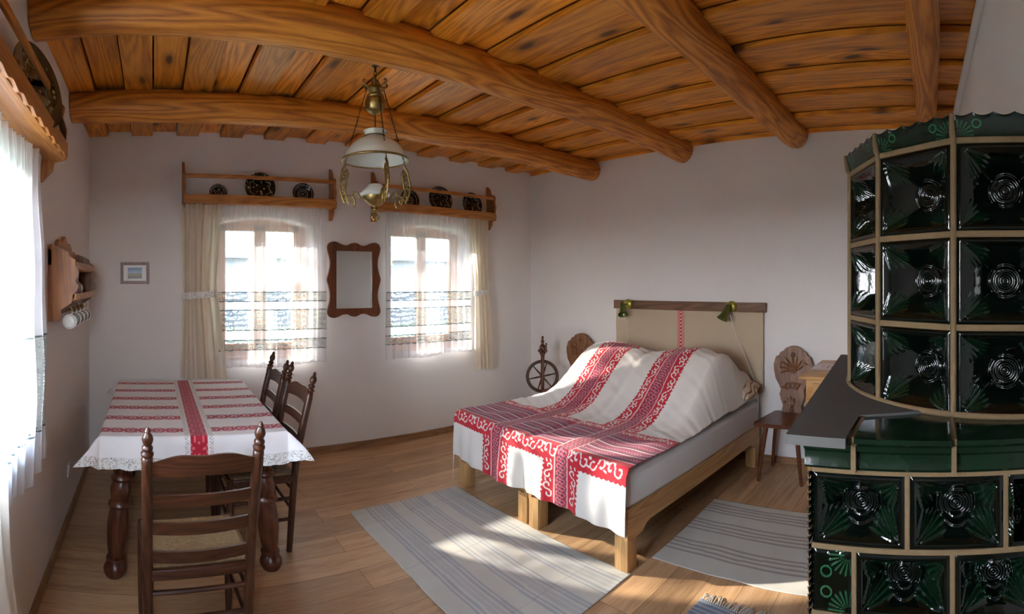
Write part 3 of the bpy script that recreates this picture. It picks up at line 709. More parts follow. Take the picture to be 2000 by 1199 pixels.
# ================================================================== LADDER-BACK CHAIRS
def finial(m, x, y, z, lean):
    prof = [(.021, -.03), (.022, 0), (.016, .006), (.024, .014), (.024, .022), (.014, .030), (.021, .038), (.021, .046), (.013, .054), (.018, .064), (.022, .078), (.018, .094), (.009, .106), (.012, .112), (.006, .124), (0, .128)]
    m.lathe(prof, 14, T(x, y, z) @ RX(lean), close=False)
def rush_mat():
    m = NT('rush_weave'); c = m.coords(); a = m.n('VertexColor', {'layer_name': 'Col'})
    nz = m.n('TexNoise', Vector=c, Scale=70.0, Detail=3.0)
    m.P(Base_Color=m.mix(nz.outputs[0], (.11, .06, .022), m.mix(.5, a.outputs[0], (.34, .22, .10))), Roughness=.7); m.bump(nz.outputs[0], .4, .003); return m.mat
M['rush'] = rush_mat()
def make_chair():
    t = thing('dining_chair', 'x', 'chair', group='ladder-back chairs around the dining table')
    PX = .212
    def py(z): return -.165 - .030 * min(z / .45, 1) - (max(z - .45, 0) ** 1.25) * .25
    for s in (-1, 1):
        zs = [0, .1, .2, .3, .4, .45, .55, .65, .75, .85, .89]
        m = MB().tube([(s * PX * (.93 + .07 * min(1, z / .9)), py(z), z) for z in zs], [.017, .019, .020, .021, .0215, .0215, .0215, .022, .022, .022, .021], 12)
        finial(m, s * PX, py(.90), .91, .27)
        m.build('back_post', M['darkwood'], t, smooth=50)
        m = MB().tube([(s * .205, .185, z) for z in (0, .05, .15, .3, .40, .455)], [.014, .017, .020, .022, .022, .02], 12); m.build('leg', M['darkwood'], t, smooth=50)
    # four slats, bowed backwards
    def slat(zc, h, arch=0.0, name='slat'):
        n = 24; vs = []
        for i in range(n + 1):
            q = i / n; x = -PX + 2 * PX * q; b = 1 - (2 * q - 1) ** 2; hh = h / 2
            bow = -.022 * b
            zt = zc + hh + arch * (b ** 1.5) - (.006 * math.cos((2 * q - 1) * PI * 2) if arch else 0); zl = zc - hh + arch * .35 * b + (0 if arch else -.002 * b)
            for (zz, dy) in ((zl, -.006), (zl, .006), (zt, .006), (zt, -.006)):
                vs.append((x, py(zz) + bow + dy, zz))
        fs = [(i * 4 + k, i * 4 + (k + 1) % 4, (i + 1) * 4 + (k + 1) % 4, (i + 1) * 4 + k) for i in range(n) for k in range(4)] + [(0, 1, 2, 3), (n * 4, n * 4 + 1, n * 4 + 2, n * 4 + 3)]
        MB().add(vs, fs).build(name, M['darkwoodx'], t, smooth=40)
    slat(.862, .065, .030, 'crest_slat'); slat(.738, .048); slat(.622, .050); slat(.502, .046)
    m = MB(); zr = .425
    for z, r in ((.425, .017),):
        m.box((0, .185, z), (.41, .028, .045), .008); m.box((0, py(z), z), (.41, .026, .045), .008)
        for s in (-1, 1): m.box((s * .207, .0, z), (.026, .38, .045), .008)
    m.build('seat_rail', M['darkwoodx'], t)
    for z in (.35, .24):
        MB().tube([(-.2, py(z), z), (.2, py(z), z)], .010, 8).build('stretcher', M['darkwoodx'], t)
        MB().tube([(-.2, .185, z - .03), (.2, .185, z - .03)], .011, 8).build('stretcher', M['darkwoodx'], t)
    for z in (.31, .19):
        for s in (-1, 1): MB().tube([(s * .203, py(z), z), (s * .205, .185, z)], .010, 8).build('stretcher', M['darkwood'], t)
    # rush seat: four woven triangles
    n = 110; a = np.linspace(-1, 1, n); X, Y = np.meshgrid(a, a)
    side = np.abs(X) > np.abs(Y); d = np.where(side, np.abs(Y), np.abs(X)); e = np.where(side, np.abs(X), np.abs(Y))
    rp_ = np.abs(np.sin(np.where(side, Y, X) * PI * 22))
    Z = .450 + .012 * e ** 3 - .02 * np.clip(e - .93, 0, 1) * 6 + .0035 * rp_
    Cc = np.where(side[..., None], np.array([.36, .23, .11]), np.array([.27, .16, .07])) * (.62 + .5 * rp_[..., None])
    P = np.stack([X * .212, Y * .188 - .003, Z], -1)
    grid_obj('rush_seat', P, M['rush'], t, Cc, thick=.018)
    return t
ch = make_chair(); g = 'ladder-back chairs around the dining table'
ch.location = (.165, 2.13, 0); ch.rotation_euler = (0, 0, math.radians(4.5)); ch['label'] = 'dark ladder-back chair with rush seat nearest the viewer, at the near end of the table'
c2 = copy_tree(ch); c2.location = (.605, 2.965, 0); c2.rotation_euler = (0, 0, math.radians(92)); c2['label'] = 'dark ladder-back chair on the right side of the table, nearer of the two side chairs'
c3 = copy_tree(ch); c3.location = (.585, 3.47, 0); c3.rotation_euler = (0, 0, math.radians(89)); c3['label'] = 'dark ladder-back chair right of the table, the farther one mostly hidden'

# ================================================================== BED
BO, BA = (2.185, 2.33), -math.radians(2.0)
BL = 1.84
g = 'pair of single bed frames pushed together'
def bed_frame(yc, label):
    t = thing('single_bed', label, 'bed', (BO[0], BO[1], 0), BA, g)
    def rail_outline(L):   # side rail with scooped ends
        pts = [(0, .345), (0, .175), (.10, .175), (.14, .182), (.17, .21), (.21, .222)]
        return pts + [(L - a, b) for a, b in pts[::-1]]
    for s in (-1, 1):
        o = MB().prism(rail_outline(BL), .028, 'xz', T(0, yc + s * (.40 - .016), 0)).build('side_rail', M['bedpine'], t)
    def fo(w):
        p = [(-w / 2, .33), (-w / 2, .205)] + [(-w / 2 + w * k / 20, .205 + .035 * math.sin(PI * k / 20) ** 2) for k in range(1, 20)] + [(w / 2, .205), (w / 2, .33)]
        return p
    for x, nm in ((.014, 'foot_board'), (BL - .014, 'head_rail')):
        MB().prism([(yc + a, b) for a, b in fo(.74)], .028, 'yz', T(x, 0, 0)).build(nm, M['nspine'], t)
    for x in (.045, BL - .045):
        for s in (-1, 1): MB().box((x, yc + s * .351, .095), (.088, .088, .19), .004).build('leg', M['bedleg'], t)
    MB().box((BL / 2, yc, .315), (BL - .06, .74, .02)).build('slat_base', M['sheetgrey'], t)
bed_frame(-.405, 'light pine bed frame on bare square legs, nearer to the stove')
bed_frame(.405, 'light pine bed frame on square legs, the far one toward the back wall')
def mattress(yc, label):
    o = MB().box((BL / 2 + .004, yc, .438), (BL + .01, .79, .215), .035).build('mattress', M['mattress'], smooth=50)
    o.location = (BO[0], BO[1], 0); o.rotation_euler = (0, 0, BA); tag(o, label, 'mattress', 'mattresses on the beds')
mattress(-.405, 'white mattress on the near bed frame, its side showing below the cover')
mattress(.405, 'white mattress on the far bed frame, under the embroidered cover')
# bed cover --------------------------------------------------------
hang, side_h, topL = .342, .24, 1.93
ds = .0034
sL = hang + topL; tR, tLft = -.815, .83 + side_h
ss = np.arange(0, sL, ds); ts = np.arange(tR, tLft, ds)
s_, t_ = np.meshgrid(ss, ts)        # rows over t
# pattern raster ----------------------------------------------------
CR = np.array([.74, .71, .66]); RD = np.array([.52, .010, .025]); WN_ = np.array([.20, .020, .07]); DK = np.array([.05, .018, .045]); PK = np.array([.72, .50, .50])
PATC = np.ones(s_.shape + (3,)) * CR
H_, W_ = s_.shape
def stamp_mask(curves, width):
    mk = np.zeros((H_, W_), bool)
    for pts in curves:           # pts in (s,t)
        pts = np.asarray(pts)
        i = (pts[:, 1] - tR) / ds; j = pts[:, 0] / ds; r = width / ds; R_ = int(math.ceil(r))
        for a in range(-R_, R_ + 1):
            for b in range(-R_, R_ + 1):
                if a * a + b * b > r * r + .1: continue
                ii = np.clip(np.round(i + a).astype(int), 0, H_ - 1); jj = np.clip(np.round(j + b).astype(int), 0, W_ - 1); mk[ii, jj] = True
    return mk
def scroll_curves(a0, a1, c, half, along, flip=1):
    """running S scrolls along an axis between a0..a1, centred on c across"""
    out = []; per = half * 2.5; n = max(1, int(round((a1 - a0) / per))); per = (a1 - a0) / n
    for k in range(n):
        a = a0 + (k + .5) * per; sg = (1 if k % 2 == 0 else -1) * flip
        th = np.linspace(0, 1.62 * PI, 40); r = half * (.46 - .050 * th)
        ux = half * .10 + r * np.sin(th) * 1.25; uy = half * .50 - r * np.cos(th)
        U = np.stack([np.r_[ux[::-1], -ux], np.r_[uy[::-1], -uy] * 1.18], -1); U[:, 0] *= sg
        out.append(np.stack([a + U[:, 1], c + U[:, 0]], -1) if along == 's' else np.stack([c + U[:, 0], a + U[:, 1]], -1))
        bd = np.linspace(-.16, .16, 6) * half; e = per * .5
        for sd in (-1, 1):
            out.append(np.stack([a + e + bd, c + sd * half * .38 + bd * .3], -1) if along == 's' else np.stack([c + sd * half * .38 + bd * .3, a + e + bd], -1))
    return out
def put(mask, col): PATC[mask] = col
STR = [(.30), (-.33)]; SW = .145          # stripe centres and half width
B0, B1 = hang - .085, hang + .52            # crossing band along s
for c in STR:
    a = t_ - c; jag = .010 * np.abs(np.sin(s_ * 95)) + .004 * np.sin(s_ * 240)
    put((np.abs(a) < SW - .008 + jag), RD)
a_ = s_ - (B0 + B1) / 2; jag = .010 * np.abs(np.sin(t_ * 95))
put(np.abs(a_) < (B1 - B0) / 2 - .008 + jag, RD)
tEND = .84
for c in STR:
    for q in (-1, 1):
        crv = scroll_curves(.02, B0, c + q * .100, .044, 's', q) + scroll_curves(B1, sL - .02, c + q * .100, .044, 's', q)
        put(stamp_mask(crv, .0036), CR)
crv = scroll_curves(tR + .02, tEND, B0 + .065, .050, 't') ; put(stamp_mask(crv, .0046), CR)
crv = scroll_curves(tR + .02, tEND, B1 - .042, .034, 't') ; put(stamp_mask(crv, .0036), CR)
# woven bars of the crossing band
bar = (s_ > B0 + .135) & (s_ < B1 - .085); put(bar, WN_)
rs = np.random.default_rng(3)
fine = (np.sin(t_ * 330 + 2 * np.sin(s_ * 150)) * np.sin(s_ * 520 + np.cos(t_ * 210)) > .12)
put(bar & fine, np.array([.50, .07, .13]))
per = (B1 - .085 - B0 - .135) / 4
f = ((s_ - B0 - .135) / per) % 1.0
put(bar & (np.abs(f - .06) < .065), PK); put(bar & (np.abs(f - .20) < .06), DK); put(bar & (np.abs(f - .55) < .05) & (np.sin(t_ * 300) > 0), PK * .8)
# dense centre braid of each long stripe
for c in STR:
    a = t_ - c; d = np.abs(a) < .048; put(d, np.array([.33, .02, .06]))
    inc = d & (s_ > B0 + .13) & (s_ < B1 - .08)
    fi = np.sin(s_ * 300 + 3 * np.sin(a * 160)) * np.sin(a * 420) > .1
    put(d & fi, np.array([.62, .22, .24])); put(d & (np.sin(s_ * 150) * np.cos(a * 200) > .55), DK)
    put((np.abs(np.abs(a) - .052) < .0045), PK); put((np.abs(np.abs(a) - .040) < .0025), RD)
put(t_ > tEND + .02, CR)
# shape --------------------------------------------------------------
ZT0 = .552
def hump(x, t):
    rise = smooth01((x - .62) / .84); fall = 1 - .45 * smooth01((x - 1.55) / .35)
    lump = .945 + .055 * np.cos((np.abs(t) - .40) * 7.0) ; lump = np.where(np.abs(t) < .85, lump, .85)
    edge = smooth01((.835 - np.abs(t + .0)) / (.17 + .10 * (t > 0)))
    edge = np.clip(edge, 0, 1) ** .8
    return .445 * rise * fall * lump * edge
x = np.where(s_ > hang, s_ - hang, 0); d = np.clip(hang - s_, 0, None)
tt = np.clip(t_, None, .815); e = np.clip(t_ - .815, 0, None)
hz = hump(x, tt); xs_ = x - .12 * smooth01((x - .7) / .9)          # arc length taken up by the slope
wr = .010 * np.sin(26 * tt + 9 * x) * np.exp(-((tt + .45) / .35) ** 2) * smooth01((x - .5) / .5) + .006 * vnoise(x * 7, tt * 10, 8) * smooth01(x / .15) + .004 * vnoise(x * 21, tt * 17, 9) * smooth01((x - .3) / .4)
crease = np.exp(-(tt / .035) ** 2) * .012
zz = ZT0 + .018 + hz + wr - crease * (x > 0)
# little corner rounding at the foot edge
rnd = .03
xo = -.020 * smooth01(d / .04) - .006 - .014 * smooth01(d / .3) + .010 * np.sin(tt * 17 + 1.3) * smooth01(d / .3) + .007 * np.sin(tt * 43) * smooth01(d / .3) + .02 * np.exp(-((tt - .02) / .05) ** 2) * smooth01(d / .2)
zf = ZT0 + .012 - d * (.985)
hemdip = 0.012 * np.sin(tt * 5.0) * (d / hang)
Xc = np.where(d > 0, xo, xs_ - .004); Zc_ = np.where(d > 0, zf - hemdip + (wr * 0), zz)
# left overhang
Yc = tt + np.where(e > 0, .012 + .006 * np.sin(xs_ * 22), 0) ; Zc_ = Zc_ - e * .97
# right edge: settles on the mattress edge
P = np.stack([Xc, Yc, Zc_], -1)
o = grid_obj('bed_cover', P[::-1], M['printed'], None, PATC[::-1], thick=.003); o.location = (BO[0], BO[1], 0); o.rotation_euler = (0, 0, BA)
tag(o, 'white bed cover with red scroll embroidery stripes, spread over the double bed', 'bedspread')
# patterned pillow showing at the stove-side corner, and one beneath the far hump
def pillow(cx, cy, cz, lx, ly, lz, label, mat, rot=0, tip=0):
    n = 40; a = np.linspace(-1, 1, n); X, Y = np.meshgrid(a, a)
    prof = (1 - np.abs(X) ** 3.2) ** .5 * (1 - np.abs(Y) ** 3.2) ** .5
    pin = 1 - .07 * (np.abs(X * Y))
    m = MB()
    for sg in (1, -1):
        vs = np.stack([X * lx / 2 * pin, Y * ly / 2 * pin, sg * prof * lz / 2 + .004 * vnoise(X * 5, Y * 5, 3)], -1).reshape(-1, 3)
        m.add(vs, [(i * n + j, i * n + j + 1, (i + 1) * n + j + 1, (i + 1) * n + j) for i in range(n - 1) for j in range(n - 1)])
    bo = m.build('pillow', mat, smooth=70); bo.matrix_world = T(BO[0], BO[1], 0) @ RZ(BA) @ T(cx, cy, cz) @ RZ(rot) @ RY(tip)
    tag(bo, label, 'pillow', 'pillows under the bed cover')
def pillow_mat():
    m = NT('leaf_print'); c = m.coords(); w = m.n('TexWave', {'wave_type': 'RINGS'}, Vector=c, Scale=4.5, Distortion=6.0, Detail=1.0)
    m.P(Base_Color=m.ramp(w.outputs['Fac'], [(.45, (.55, .44, .31)), (.52, (.16, .03, .02)), (.75, (.22, .06, .03)), (.8, (.55, .44, .31))]), Roughness=.9); return m.mat
M['leafprint'] = pillow_mat()
pillow(1.64, -.50, .66, .38, .70, .17, 'brown and beige patterned pillow with a corner sticking out beside the bed cover', M['leafprint'], .1, -.12)
pillow(1.52, .40, .67, .40, .66, .17, 'pillow lying wholly under the cover on the far side of the bed', M['mattress'], 0, -.10)
# folded cover corner hanging over that pillow
# headboard hanging ------------------------------------------------
HX = XR
t = thing('headboard_hanging', 'beige linen headboard cloth with a red woven band under a rough oak board', 'headboard', (HX, 2.235, 0))
MB().box((-.020, 0, 1.340), (.040, 1.62, .085), .006).build('oak_board', M['oak'], t)
n1, n2 = 140, 90; Yg, Zg = np.meshgrid(np.linspace(-.785, .785, n1), np.linspace(1.325, .60, n2))
Xg = -.030 - .006 * np.sin(Yg * 19 + 1) * (1.33 - Zg) - .010 * np.exp(-((Yg + .70) / .07) ** 2) * (1.33 - Zg) - .003 * vnoise(Yg * 8, Zg * 7, 4)
Cg = np.ones(Yg.shape + (3,)) * np.array([.47, .37, .25])
grid_obj('linen_cloth', np.stack([Xg, Yg, Zg], -1), M['linen'], t, None, thick=.002)
n1, n2 = 26, 300; Yb, Zb = np.meshgrid(np.linspace(-.034, .034, n1), np.linspace(1.30, .62, n2)); yb = Yb + .03
Xb = -.0335 - .006 * np.sin(yb * 19 + 1) * (1.33 - Zb) - .003 * vnoise(yb * 8, Zb * 7, 4)
Cb = np.ones(Yb.shape + (3,)) * np.array([.60, .36, .30]); mk = (np.abs(np.abs(Yb) - .029) < .003) | ((np.abs(Yb) < .020) & (np.sin(Zb * 190) * np.cos(Yb * 110) > -.05)); Cb[mk] = [.50, .03, .04]
grid_obj('woven_band', np.stack([Xb, yb, Zb], -1), M['printed'], t, Cb)
def reading_lamp(y, lab, tilt, cordpts):
    t = thing('reading_lamp', lab, 'wall lamp', (HX - .041, y, 1.345), group='green reading lamps over the bed'); t.scale = (1.35,) * 3
    MB().lathe([(0, 0), (.038, 0), (.036, .014), (.026, .022), (0, .024)], 22, RY(-PI / 2)).build('wall_mount', M['yellow_brass'], t, smooth=40)
    MB().tube([(-.02, 0, 0), (-.05, 0, -.002), (-.065, 0, -.01)], .007, 8).build('arm', M['brass'], t)
    m = MB().lathe([(0, .03), (.014, .03), (.018, .015), (.020, -.02), (.026, -.05), (.036, -.072), (.037, -.075), (.033, -.073), (.022, -.045), (0, -.04)], 20, T(-.075, 0, -.012) @ RX(tilt) @ RY(.45))
    m.build('lamp_shade', M['green_brass'], t, smooth=50)
    MB().tube(cordpts, .0022, 6).build('cord', M['cord'], t)
reading_lamp(2.86, 'small green spot lamp at the left end of the oak headboard board', -.45, [(-.07, 0, -.03), (-.045, -.02, -.14), (-.012, -.01, -.24), (-.012, .05, -.36), (-.012, .02, -.50)])
reading_lamp(1.745, 'small green spot lamp near the right end of the oak headboard board', .30, [(-.07, -.02, -.05), (-.05, -.05, -.18), (-.03, -.12, -.34), (-.04, -.17, -.46), (-.10, -.22, -.56), (-.20, -.26, -.62)])

# ================================================================== CARVED CHAIRS
def back_outline():
    half = [(0, 0), (.075, 0), (.085, .03), (.078, .07), (.095, .11), (.110, .16), (.100, .20), (.118, .24), (.150, .29), (.165, .35), (.170, .41), (.158, .455), (.150, .475), (.125, .485), (.115, .51), (.085, .525), (.065, .548), (.03, .562), (0, .566)]
    pts = half + [(-a, b) for a, b in half[::-1][1:-1]]
    return pts
def make_carved_chair(label, g):
    t = thing('carved_chair', label, 'chair', group=g)    # faces -x (local), back against +x
    m = MB(); o = back_outline(); m.prism(o, .022, 'yz'); m.v = [(x + .165 + (z) * .10, y, z + .455) for x, y, z in m.v]
    bk = m.build('backrest', M['carved'], t)
    r = MB()   # relief carving: leaves, tulip and rosettes
    def petal(cy, cz, ang, L, w, h=.007):
        n = 8; vs = []; fs = []
        for i in range(n + 1):
            q = i / n; ww = w * math.sin(PI * q) ** .7 + .0008; a = ang + .5 * (q - .5)
            py_, pz = cy + L * q * math.sin(ang + .35 * q), cz + L * q * math.cos(ang + .35 * q)
            nx_, nz_ = math.cos(a), -math.sin(a)
            for k, hh in ((-1, 0), (0, h), (1, 0)): vs.append((.165 + pz * .10 - .0115 - hh, py_ + nx_ * ww * k, pz + .455 + nz_ * ww * k))
        fs = [(3 * i + k, 3 * i + k + 1, 3 * i + k + 4, 3 * i + k + 3) for i in range(n) for k in (0, 1)]; r.add(vs, fs)
    for s in (-1, 1):
        for a, L in ((.25, .13), (.65, .13), (1.05, .12), (1.45, .11)): petal(0, .36, s * a, L, .011)
        for a, L in ((.2, .10), (.6, .09)): petal(0, .05, s * a, L, .013)
        petal(s * .03, .20, s * .9, .07, .009); petal(s * .03, .26, s * 2.0, .06, .008); petal(s * .09, .44, s * 2.4, .06, .008)
    for cz, R_ in ((.235, .030), (.36, .026), (.49, .02), (.03, .018)):
        for rr in (R_, R_ * .55): r.ring((.165 + cz * .10 - .0125, 0, cz + .455), rr, .0045, 'x', 24, 6)
    r.build('carving', M['carved'], bk, smooth=60, fixn=False)
    MB().prism([(-.21, -.20), (.17, -.155), (.185, -.14), (.185, .14), (.17, .155), (-.21, .20), (-.225, .18), (-.225, -.18)], .030, 'xy', T(0, 0, .455)).build('seat', M['seatwood'], t)
    for sx in (-1, 1):
        for sy in (-1, 1):
            MB().tube([(sx * .13, sy * .12, .445), (sx * .155, sy * .15, .22), (sx * .175, sy * .175, 0)], [.020, .018, .013], 10).build('leg', M['seatwood'], t, smooth=60)
    return t
gg = 'carved wooden chairs beside the bed'
cc = make_carved_chair('carved wooden chair with ornate back, between the bed and the small pine table', gg); cc.location = (3.835, 1.175, 0)
c4 = copy_tree(cc); c4.location = (3.80, 3.42, 0); c4.rotation_euler = (0, 0, .15); c4['label'] = 'carved wooden chair whose rounded back shows behind the far side of the bed'

# ================================================================== PINE SIDE TABLE
t = thing('side_table', 'small light pine table with drawer box and turned legs, beside the stove bench', 'table', (3.70, .62, 0))
MB().box((0, 0, .895), (.74, .62, .026), .006).build('tabletop', M['nspine'], t)
MB().box((.01, 0, .79), (.66, .54, .185), .003).build('drawer_box', M['nspine'], t)
dr = MB().box((-.325, 0, .79), (.014, .44, .125), .004).build('drawer', M['nspine'], t)
MB().lathe([(0, 0), (.014, 0), (.010, .010), (.018, .022), (0, .03)], 14, T(-.335, 0, .79) @ RY(-PI / 2)).build('knob', M['nspine'], dr)
for sx in (-1, 1):
    for sy in (-1, 1):
        m = MB().lathe([(0, .70), (.026, .70), (.026, .67), (.018, .655), (.032, .63), (.034, .60), (.020, .57), (.026, .555), (.020, .54), (.030, .45), (.024, .30), (.018, .16), (.028, .14), (.018, .12), (.030, .06), (.022, 0), (0, 0)], 16, T(.01 + sx * .30, sy * .245, 0))
        m.build('leg', M['nspine'], t, smooth=50)
u1, v1 = np.meshgrid(np.linspace(-.14, .14, 90), np.linspace(-.26, .26, 150))
Cd = np.ones(u1.shape + (3,)) * np.array([.70, .66, .64]); rr_ = np.hypot(u1 / .9, (np.abs(v1) - .12)); an = np.arctan2(u1, np.abs(v1) - .12)
Cd[(np.abs(rr_ - .05 - .022 * np.cos(5 * an)) < .010) | (rr_ < .014)] = [.45, .02, .05]; Cd[(np.abs(np.sin(v1 * 60) * .02 + .105 - np.abs(u1)) < .005)] = [.45, .02, .05]
o = grid_obj('table_runner', np.stack([u1, v1, 0 * u1 + .9092 + .0008 * np.sin(v1 * 40)], -1), M['printed'], None, Cd, thick=.0008); o.location = (3.75, .66, 0); o.rotation_euler = (0, 0, .05)
tag(o, 'small white runner with red embroidered flowers on the pine side table', 'table runner')

# ================================================================== SPINNING WHEEL
t = thing('spinning_wheel', 'dark wooden spinning wheel in the corner beyond the bed', 'spinning wheel', (3.68, 3.70, 0), -.72)
wz = .575
m = MB().ring((0, 0, wz), .160, .014, 'y', 44, 8); m.ring((0, 0, wz), .148, .008, 'y', 44, 6); m.lathe([(0, -.02), (.026, -.02), (.030, 0), (.026, .02), (0, .02)], 14, T(0, 0, wz) @ RX(PI / 2)); wh = m.build('wheel', M['darkwood'], t, smooth=50)
for k in range(6):
    a = 2 * PI * k / 6 + .2; ca, sa = math.cos(a), math.sin(a)
    MB().tube([(ca * q, 0, wz + sa * q) for q in (.02, .06, .10, .15)], [.007, .010, .007, .006], 8).build('spoke', M['darkwood'], wh)
m = MB().tube([(0, -.045, .30), (0, -.045, .60), (0, -.045, .80)], [.020, .018, .020], 10); m.lathe([(.012, .80), (.030, .81), (.032, .83), (.014, .84), (.030, .86), (.034, .89), (.020, .915), (.010, .92), (.018, .94), (.018, .955), (.008, .965), (.014, .985), (.010, 1.0), (0, 1.005)], 14, T(0, -.045, 0), close=False)
m.box((0, -.045, .85), (.10, .03, .028), .006); m.box((.035, -.045, .88), (.02, .03, .10), .004)
m.build('upright', M['tableleg'], t, smooth=50)
MB().tube([(0, .045, .30), (0, .045, .64)], .014, 10).build('rear_support', M['darkwood'], t)
MB().box((.0, 0, .29), (.42, .13, .035), .008).build('bench', M['darkwood'], t)
for a, b in ((-.17, -.06), (-.17, .06), (.18, 0)): MB().tube([(a, b * .7, .28), (a * 1.15, b * 1.7, 0)], [.015, .011], 8).build('leg', M['darkwood'], t)

# ================================================================== RUGS
def rug(w, l, loc, rz, label, stripes, base, dens=.006, seed=0, thick=.005, crossl=True, wav=.003):
    a, b = np.meshgrid(np.arange(-w / 2, w / 2, dens), np.arange(-l / 2, l / 2, dens))
    C = np.ones(a.shape + (3,)) * np.array(base)
    for c, hw, col in stripes:
        wv = .002 * np.sin(b * 9 + seed); C[np.abs(a - c + wv) < hw] = col
    C *= (1 + .06 * np.sin(b * 2 * PI / .012))[..., None]
    C *= (1 + .03 * vnoise(a * 18, b * 14, seed))[..., None]
    if crossl:
        for q in (-.35, .02, .40): C[np.abs(b - q * l / 1 - .006 * np.sin(a * 14)) < .0035] *= .82
    Z = thick + wav * np.abs(vnoise(a * 5, b * 5, seed + 1)) ** 1.5 + (.004 * np.exp(-((b - .35 * l) / .02) ** 2) if crossl else 0)
    A = a + .004 * np.sin(b * 7 + seed)
    o = grid_obj('woven_rug', np.stack([A, b, Z], -1), M['rug'], None, C, thick=thick * .85); o.location = loc; o.rotation_euler = (0, 0, rz)
    return tag(o, label, 'rug', 'woven rugs on the floor')
M['rug'] = cloth('rug_weave', attr='Col', bump=.5, wv=.5, rough=.95)
base = (.55, .53, .46); bl = (.38, .385, .39); bl2 = (.45, .445, .42)
def strp(c0): return [(c0 + k * .026, .008, bl) for k in (-3, -2, 2, 3)] + [(c0 - .012, .014, bl2), (c0 + .018, .012, bl2)]
rug(.88, 1.60, (1.735, 2.315, 0), 0, 'pale grey striped rag rug at the foot of the bed', strp(-.24) + strp(.03) + strp(.29), base, seed=1)
gb = (.46, .385, .32); gl = (.33, .275, .245)
rug(.86, 1.55, (2.81, .74, 0), .02, 'pale striped rag rug beside the bed, running behind the green stove', [(c + k, .009, gl) for c in (-.22, .05, .30) for k in (-.06, -.02, .02, .06)], base, seed=4, crossl=False)
r3 = rug(.70, .56, (1.80, .86, 0), -.10, 'small dark blue striped rug with white knotted fringe at the bottom edge of the photo', [(-.3 + k * .028, .008, (.16, .19, .25)) for k in range(0, 24)] , (.34, .35, .38), seed=6, crossl=False)
fm = MB(); rr = random.Random(4)
for k in range(48):
    y = -.275 + .55 * k / 47; L = rr.uniform(.045, .075); dy = rr.uniform(-.02, .02)
    fm.tube([(.345, y, .007), (.345 + L * .5, y + dy * .5, .009), (.345 + L, y + dy, .004)], [.0035, .003, .0025], 5)
fm.build('fringe', M['cord'], r3)

# ================================================================== MIRROR, PICTURE
def wavy_mirror():
    w, h = .54, .70
    half = [(0, .345), (.03, .340), (.07, .322), (.12, .325), (.17, .345), (.21, .352), (.25, .338), (.268, .305), (.262, .26), (.245, .20), (.240, .14), (.250, .08), (.268, .02), (.272, 0)]
    q = half + [(a, -b) for a, b in half[::-1][1:]]
    outl = q + [(-a, b) for a, b in q[::-1][1:-1]]
    # resample densely
    pts = []; n = len(outl)
    for i in range(n):
        a, b = outl[i], outl[(i + 1) % n]
        p0, p3 = outl[i - 1], outl[(i + 2) % n]
        for k in range(5):
            t_ = k / 5; f = lambda i_: .5 * (2 * a[i_] + (b[i_] - p0[i_]) * t_ + (2 * p0[i_] - 5 * a[i_] + 4 * b[i_] - p3[i_]) * t_ ** 2 + (-p0[i_] + 3 * a[i_] - 3 * b[i_] + p3[i_]) * t_ ** 3)
            pts.append((f(0), f(1)))
    iw, ih = .182, .268; inn = []
    for (a, b) in pts:
        k = min(iw / max(abs(a), 1e-6), ih / max(abs(b), 1e-6)); inn.append((a * k, b * k))
    return pts, inn, iw, ih
po, pi_, iw, ih = wavy_mirror()
t = thing('wall_mirror', 'mirror in a wavy dark oak frame, on the wall between the two back windows', 'mirror', (1.83, D1, 1.585))
MB().ringprism(po, pi_, .026, 'xz', T(0, -.016, 0)).build('mirror_frame', M['mirrorwood'], t)
MB().box((0, -.008, 0), (iw * 2 + .01, .006, ih * 2 + .01)).build('mirror_glass', M['mirror'], t, smooth=0)
t = thing('framed_picture', 'small landscape photo in a dark wooden frame on the wall left of the drape', 'picture', (-.162, D1, 1.640))
a, b = .124, .094
def rect(a, b): return [(-a, -b), (a, -b), (a, b), (-a, b)]
MB().ringprism(rect(a + .0, b), rect(a - .026, b - .026), .018, 'xz', T(0, -.010, 0)).build('picture_frame', M['mirrorwood'], t, smooth=0)
def pic_mat():
    m = NT('small_landscape'); s = m.n('SeparateXYZ', Vector=m.n('TexCoord').outputs['Object']); z = m.math('MULTIPLY_ADD', s.outputs[2], 10.0, .5)
    nz = m.n('TexNoise', Vector=m.n('TexCoord').outputs['Object'], Scale=60.0); z2 = m.math('ADD', z, m.math('MULTIPLY', m.math('SUBTRACT', nz.outputs[0], .5), .35))
    c = m.ramp(z2, [(.12, (.10, .075, .04)), (.35, (.22, .14, .07)), (.48, (.16, .15, .13)), (.52, (.25, .38, .52)), (.85, (.06, .14, .30))])
    m.P(Base_Color=c, Roughness=.35); return m.mat
MB().ringprism(rect(a - .024, b - .024), rect(.062, .047), .004, 'xz', T(0, -.006, 0)).build('mat_board', M['white'], t, smooth=0)
MB().box((0, -.005, 0), (.126, .004, .096)).build('photo_print', pic_mat(), t, smooth=0)
o = MB().box((0, 0, 0), (.008, .08, .08), .003); o.ring((.004, 0, 0), .024, .003, 'x', 24, 6); o = o.build('wall_socket', M['white']); o.location = (XL + .005, 3.22, .33); tag(o, 'white wall socket low on the left wall beside the table', 'socket')

# ================================================================== CUP RACK on the left wall
t = thing('cup_rack', 'carved pine cup rack with shelves and scalloped frame on the left wall', 'shelf', (XL, 3.00, 1.35), PI / 2)
